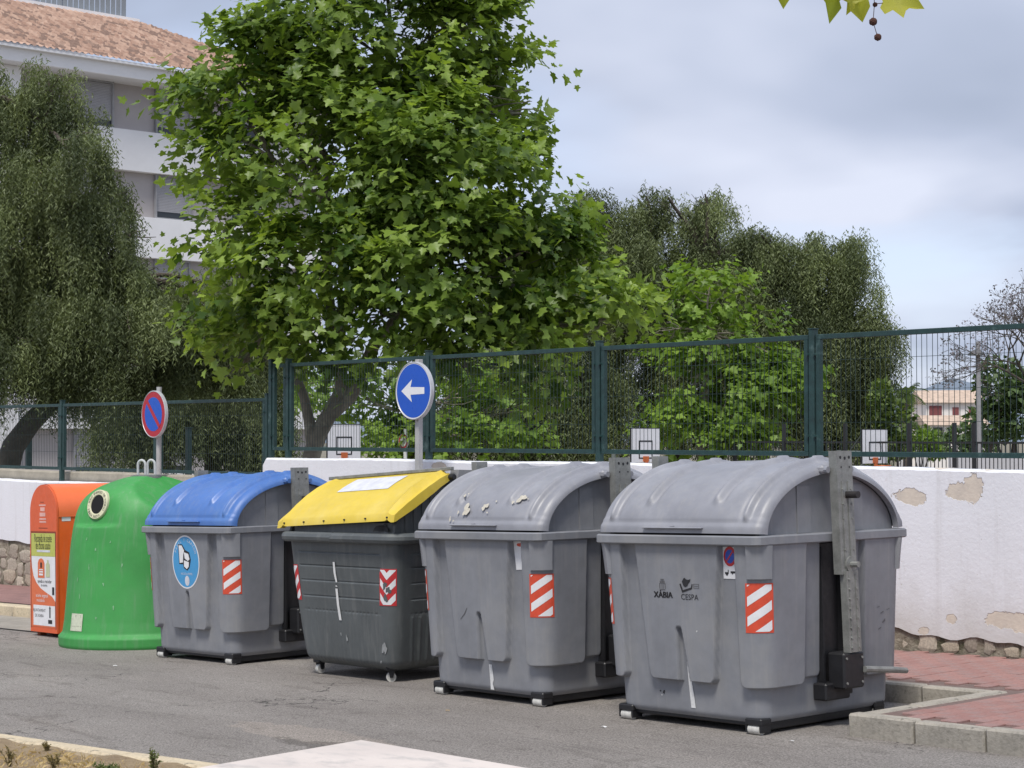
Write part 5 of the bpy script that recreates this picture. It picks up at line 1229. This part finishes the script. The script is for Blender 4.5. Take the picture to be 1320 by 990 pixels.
# --- the big plane tree
Z = 22.5; A_ = lambda px, py, dz=0: at(px, py, Z+dz)
b0 = A_(402, 590); g0 = Vector((b0.x, b0.y, -1.05))
forks = [([g0, A_(398, 600), A_(410, 560), A_(428, 528), A_(442, 500)], [.14, .12, .11, .10, .085]), ([A_(428, 532), A_(452, 510), A_(468, 480), A_(482, 445), A_(520, 400, -.2)], [.10, .09, .085, .08, .065]), ([A_(440, 505), A_(440, 470), A_(430, 430), A_(420, 360), A_(425, 260)], [.085, .08, .075, .07, .06]), ([A_(405, 575), A_(398, 540), A_(392, 512), A_(380, 480), A_(350, 420)], [.10, .07, .06, .055, .045]), ([A_(430, 430), A_(480, 330), A_(500, 220), A_(500, 100)], [.11, .10, .08, .05])]
lob = lobes_of([(480, 60, 135, 100, 0, 1.3), (308, 130, 55, 85, .3, .9), (560, 65, 62, 80, .2, 1.), (635, 148, 66, 58, 0, .8), (272, 215, 44, 70, .2, .7), (400, 205, 125, 105, -.5, 1.2), (550, 225, 130, 95, -.6, 1.2), (650, 228, 56, 45, 0, .6), (300, 335, 66, 80, -.2, .9), (420, 340, 120, 85, -.9, 1.), (560, 350, 120, 80, -1.0, 1.), (672, 345, 85, 60, -.5, .8), (752, 385, 62, 42, -.3, .6), (345, 425, 80, 45, -.4, .7), (480, 428, 110, 40, -.9, .8), (640, 418, 100, 40, -.9, .7), (500, -50, 120, 60, 0, 1.), (608, 50, 45, 60, 0, .7), (652, 100, 35, 35, 0, .6), (375, 75, 50, 45, .2, .7), (690, 300, 40, 40, -.3, .5), (242, 85, 14, 42, .2, .25), (795, 415, 35, 22, -.4, .4), (300, 480, 30, 18, 0, .4), (690, 465, 40, 22, -.6, .4), (600, 480, 40, 20, -.7, .4), (678, 158, 30, 40, 0, .4), (690, 280, 45, 40, -.2, .5)], Z)
broadleaf('plane_tree', 'large leafy plane tree with broad lobed leaves behind the mesh fence', g0, forks, lob, 3300, leaf_plane, bark, .155, LT, LF, 8, nparts=300)
# --- young plane trees behind
Z = 49; b0 = at(905, 590, Z); g0 = (b0.x, b0.y, -1.05)
broadleaf('young_plane_tree', 'bright green young tree in front of the dark weeping crowns', g0, [([Vector(g0), at(905, 560, Z), at(910, 500, Z), at(915, 430, Z)], [.16, .14, .11, .07])],
          lobes_of([(915, 380, 40, 32), (905, 435, 52, 36), (960, 440, 32, 22), (890, 500, 52, 45), (985, 490, 42, 28), (940, 540, 62, 36), (862, 432, 30, 20), (1012, 480, 20, 18), (880, 560, 40, 25)], Z), 800, leaf_young, bark, .23, LT, LF, 7, group='young trees beyond the fence', shoot=.7, seed=3)
Z = 47; b0 = at(530, 590, Z); g0 = (b0.x, b0.y, -1.05)
broadleaf('young_plane_tree', 'light green young tree seen through the fence beside the leaning trunk', g0, [([Vector(g0), at(530, 570, Z), at(535, 530, Z)], [.14, .13, .08])],
          lobes_of([(490, 525, 50, 45), (560, 540, 60, 38), (618, 515, 42, 40), (600, 570, 45, 20), (395, 505, 32, 35), (520, 570, 50, 20), (660, 540, 30, 30)], Z), 560, leaf_young, bark, .22, LT, LF, 7, group='young trees beyond the fence', shoot=.65, seed=4)
# --- weeping pepper trees
Z = 31; b0 = at(12, 600, Z); g0 = Vector((b0.x, b0.y, -1.05)); B2 = lambda px, py, dz=0: at(px, py, Z+dz)
weeping('pepper_tree', 'weeping pepper tree with feathery drooping foliage in front of the apartment block', g0, [([g0, B2(8, 606), B2(18, 575), B2(40, 545), B2(70, 515), B2(95, 480)], [.26, .23, .20, .18, .16, .13]), ([B2(70, 515), B2(40, 470), B2(0, 440), B2(-60, 400)], [.2, .16, .14, .10]), ([B2(-20, 448), B2(40, 420), B2(110, 380), B2(180, 360)], [.14, .12, .10, .07]), ([B2(95, 480), B2(80, 380), B2(60, 280), B2(60, 170)], [.16, .13, .10, .06])],
        lobes_of(split([(72, 145, 52, 62, 0, .9), (-15, 210, 75, 100, 0, 1.2), (85, 250, 62, 60, -.3, 1.), (40, 335, 110, 75, -.6, 1.3), (150, 335, 62, 48, -.3, .9), (215, 385, 70, 48, 0, .9), (285, 425, 50, 40, .3, .8), (105, 420, 120, 52, -.5, 1.2), (-30, 390, 90, 80, 0, 1.2), (205, 460, 80, 36, .2, .9), (310, 470, 40, 36, .5, .7), (175, 400, 60, 50, -.4, .9), (130, 300, 40, 45, -.2, .8), (250, 440, 60, 40, 0, .8), (40, 470, 90, 40, -.5, 1.), (120, 480, 70, 40, -.2, .9)], 5, 4, .6), Z), 23000, leaf_pep, (.45, 1.1), .090, 16)
Z = 37; b0 = at(275, 590, Z); g0 = Vector((b0.x, b0.y, -1.05)); 
weeping('pepper_tree', 'weeping pepper tree hanging low between the no-parking sign and the big tree', g0, [([g0, at(275, 580, Z), at(280, 520, Z), at(285, 470, Z)], [.2, .18, .15, .12])], lobes_of(split([(265, 455, 70, 50), (230, 520, 50, 45), (300, 520, 50, 50), (160, 545, 35, 40), (325, 560, 35, 30)], 8, 4, .6), Z), 7500, leaf_pep, (.6, 1.3), .12, 18, seed=2)
def pepper(lab, Z, bx, fk, L_, n, seed):
    b0 = at(bx, 590, Z); g0 = Vector((b0.x, b0.y, -1.05)); weeping('pepper_tree', lab, g0, [([g0, at(bx, 580, Z)]+[at(x, y, Z) for x, y in f_], [.36, .33]+[.28-.04*i for i in range(len(f_))]) for f_ in fk], lobes_of(split(L_, seed), Z), n, leaf_pep, (.7, 1.7), .140, 17, seed=seed)
pepper('tall weeping pepper tree behind the plane tree and the bright young tree', 55, 872, [((870, 520), (855, 440), (835, 350)), ((872, 520), (890, 430), (905, 340))], [(758, 282, 36, 34), (838, 275, 40, 30), (905, 285, 34, 34), (760, 365, 45, 55), (850, 365, 85, 62), (910, 420, 65, 60), (820, 460, 75, 62), (900, 510, 70, 50), (940, 350, 30, 40)], 15000, 5)
pepper('weeping pepper tree with a rounded crown beside the open sky', 54, 1050, [((1050, 530), (1045, 450), (1020, 370)), ((1052, 520), (1080, 430), (1100, 360))], [(978, 328, 34, 28), (1042, 340, 36, 28), (1098, 352, 28, 32), (1025, 410, 75, 55), (1105, 425, 38, 52), (1060, 490, 78, 62), (1115, 500, 30, 45), (990, 490, 45, 55), (1075, 550, 60, 35), (955, 400, 35, 50)], 15500, 6)
pepper('dark weeping pepper tree seen through the fence below the plane tree', 51, 690, [((690, 540), (680, 470), (670, 420)), ((690, 540), (720, 470), (735, 420))], [(640, 470, 75, 50), (720, 480, 65, 62), (600, 530, 60, 42), (700, 550, 75, 36), (770, 520, 40, 50), (690, 380, 60, 50)], 10000, 7)
# --- small far vegetation on the right
Z = 62
def pt_(px, Z): b_ = at(px, 590, Z); return (b_.x, b_.y, -1.1)
bushy('far_tree', 'dense dark green round tree behind the lamp post', pt_(1295, Z), lobes_of([(1290, 500, 32, 40), (1310, 530, 30, 40), (1275, 545, 28, 30), (1325, 500, 30, 30)], Z), 2600, leaf_dark, .24, cat='tree', stemr=.12)
bushy('shrub', 'leafy green shrub next to the far backboard', pt_(1160, 50), lobes_of([(1155, 545, 24, 30), (1150, 575, 22, 18), (1135, 520, 15, 30)], 50), 1300, leaf_bush, .17)
bushy('shrub', 'yellowish rounded shrub behind the picket railing', pt_(1195, 55), lobes_of([(1193, 568, 16, 14), (1205, 582, 12, 10)], 55), 600, leaf_young, .14)
bushy('shrub', 'dark hedge in front of the far veranda house', pt_(1240, 80), lobes_of([(1245, 560, 26, 12), (1225, 575, 30, 14), (1262, 572, 24, 16)], 80), 1300, leaf_dark, .22)
bushy('shrub', 'green bushes under the far low house', pt_(1180, 90), lobes_of([(1182, 560, 18, 12), (1210, 566, 14, 10), (1170, 575, 20, 14)], 90), 900, leaf_bush, .24)
# palm
Z = 95; p = at(1168, 590, Z); pm = thing('palm_tree', 'distant palm tree with arching fronds next to the weeping crown', 'tree', (p.x, p.y, -2.6)); top = Vector((0, 0, at(1168, 510, Z).z+2.6)); autosmooth(MB().tube([(0, 0, 0), (0.1, 0, top.z*.5), top], [.3, .24, .22], 8).build('trunk', bark2, pm)); V, T, tn = [], [], []; q = random.Random(8)
for k in range(26):
    a = q.uniform(0, 6.28); el = q.uniform(-.2, 1.2); L_ = q.uniform(1.3, 1.9)
    for j in range(16):
        t = j/15; r_ = L_*t*math.cos(el)*1.0; z = L_*(t*math.sin(el)-.55*t*t); p_ = top+Vector((r_*math.cos(a), r_*math.sin(a), z))
        for s_ in (-1, 1):
            e = Vector((-math.sin(a)*s_*.32+.12*math.cos(a), math.cos(a)*s_*.32+.12*math.sin(a), -.18))*(1.1-.5*t); i_ = len(V); V += [tuple(p_+Vector((0, 0, .03))), tuple(p_+Vector((0, 0, -.03))), tuple(p_+e)]; T.append((i_, i_+1, i_+2)); tn += [q.random()*.6]*3
npmesh('fronds', V, T, leaf_bush, pm, tone=tn)
# bare flowering tree
Z = 52; p = at(1330, 590, Z); jc = thing('bare_tree', 'nearly bare tree with thin branches and purple blossom tips', 'tree', (p.x, p.y, -1.1)); inv = Matrix.Translation(jc.location).inverted(); b = MB(); tips = []; q = random.Random(21)
def grow(p0, d, L_, r_, lev):
    p1 = p0+d*L_; b.tube([p0, p0.lerp(p1, .5)+Vector((q.gauss(0, .03), q.gauss(0, .03), q.gauss(0, .03)))*L_, p1], [r_, r_*.85, r_*.7], 5, False)
    if lev == 0: tips.append(p1); return
    for _ in range(3 if lev > 2 else 2+(q.random() < .4)):
        dd = (d+Vector((q.gauss(0, .5), q.gauss(0, .5), q.gauss(.06, .38)))).normalized(); grow(p1, dd, L_*q.uniform(.66, .86), r_*.62, lev-1)
c0 = Vector((p.x, p.y, -1.1)); crotch = at(1335, 500, Z); b.tube([c0, crotch], [.13, .10], 8)
for px, py in ((1290, 440), (1320, 420), (1360, 440), (1300, 480), (1345, 400)): dd = (at(px, py, Z+q.uniform(-1, 1))-crotch).normalized(); grow(crotch, dd, .95, .05, 5)
o = b.build('branches', bark2, jc); o.matrix_parent_inverse = inv
tp = np.array([tuple(t) for t in tips]); tp = np.repeat(tp, 3, 0)+rng.normal(size=(len(tips)*3, 3))*.06; D = rng.normal(size=tp.shape); V, T = leaves(tp, D, rng.normal(size=tp.shape), rng.uniform(.05, .10, len(tp)), ST, SF); o = npmesh('blossom', V, T, leafmat('purple_blossom', (.13, .12, .14), (.25, .23, .27), .2, .7), jc, tone=np.repeat(rng.random(len(tp)), len(ST))); o.matrix_parent_inverse = inv; tag(o, kind='stuff')
# --- the overhanging plane branch (its trunk stands on the pavement to the right of the view)
Z = 7.5; tb = Vector((-.9, 9.4, gz(-.9)+.12)); ot = thing('street_plane_tree', 'plane tree whose overhanging twig shows yellow-green leaves and two hanging seed balls', 'tree', tb); inv = Matrix.Translation(tb).inverted()
tw0 = at(1128, -60, Z); b = MB(); crot = tb+Vector((-.2, -.1, 3.6)); b.tube([tb, tb+Vector((.03, 0, 1.8)), crot], [.15, .13, .12], 10); b.tube([crot, crot.lerp(tw0, .4)+Vector((0, 0, .75)), crot.lerp(tw0, .75)+Vector((0, 0, .62)), tw0+Vector((.0, 0, .10)), at(1127, -12, Z)], [.09, .05, .03, .012, .004], 8); b.tube([crot, crot+Vector((.3, .5, 1.5)), crot+Vector((.5, 1.0, 2.8))], [.09, .06, .03], 8); o = b.build('trunk', bark, ot); o.matrix_parent_inverse = inv; autosmooth(o, 60)
leafy = leafmat('yellow_green_plane_leaf', (.22, .27, .03), (.42, .42, .07), .5, .5)  # yellow-green leaf colour of the overhanging twig
LT2 = np.concatenate([LT]); 
def big_leaf(px, py, tx, ty, size, nrm, tone, curl=0., dz=0.):
    a, t = Vector(at(px, py, Z+dz)), Vector(at(tx, ty, Z+dz)); d = np.array(t-a); V, T = leaves(np.array([a]), np.array([d]), np.array([nrm]), np.array([size]), LT*np.array([1, 1, 1+curl]), LF); o = npmesh('leaf', V, T, leafy, ot, tone=np.full(len(V), tone)); o.matrix_parent_inverse = inv; autosmooth(o, 80)
nv = -np.array(_fw)
big_leaf(1062, -30, 1076, 30, .19, nv+BR*.5+BU*.2, .15, 2); big_leaf(1100, -34, 1112, 28, .20, nv-BR*.2, .7, 1.5); big_leaf(1138, 2, 1190, 6, .18, nv+BU*.5, .9, 1.5, .05); big_leaf(1022, -42, 1008, 6, .17, nv-BR*.5, .3, 2); big_leaf(1094, -10, 1096, 30, .09, nv+BU*.6+BR*.4, 1., 4)
for px, py, dx in ((1150, -50, 30), (1090, -60, -20), (1180, -70, 30), (1040, -80, -30), (1120, -90, 5)): big_leaf(px, py, px+dx, py+40, .17, nv+BU*.4, .4, 1.5, .1)
sb_ = mat('seed_ball', (.085, .035, .025), .95, .3, 120, .004, 300)
b = MB(); P0, P1, P2 = at(1127, -12, Z), at(1125.5, 28, Z), at(1131.5, 48, Z); b.tube([P0, at(1127, 8, Z), P1, at(1129, 40, Z), P2], .0016, 5); b.tube([at(1127, 5, Z), at(1138, 12-8, Z)], .0018, 5); o = b.build('stalk', sb_, ot); o.matrix_parent_inverse = inv
for c, r_ in ((P1, .0165), (P2, .0150), (at(1128, 6, Z), .010)):
    bm = bmesh.new(); bmesh.ops.create_icosphere(bm, subdivisions=3, radius=r_)
    for k, vt in enumerate(bm.verts): vt.co = vt.co*(1.06 if k % 2 else .95)+c
    me = bpy.data.meshes.new('seed_ball'); bm.to_mesh(me); bm.free(); o = link('seed_ball', me, sb_, ot); o.matrix_parent_inverse = inv

# --- litter on the road
q = random.Random(31)
for lab, x, y, r_, m_ in (('white paper scrap on the asphalt under the logo container', -8.0, 7.75, .028, chalk), ('dry brown leaf on the asphalt beside the flaking-lid container', -9.35, 7.6, .02, straw), ('small white scrap on the asphalt near the kerb corner', -6.75, 8.05, .018, chalk), ('pale scrap on the asphalt before the bottle bank', -13.9, 7.6, .025, chalk)):
    V = []; n = 9
    for k in range(n): a = 6.283*k/n; rr_ = r_*q.uniform(.55, 1.2); V.append((rr_*math.cos(a), rr_*.7*math.sin(a), .004+q.uniform(0, .008)))
    o = pyd('litter', V+[(0, 0, .012)], [(k, (k+1) % n, n) for k in range(n)], m_); o.location = (x, y, gz(x)); tag(o, lab, 'litter')
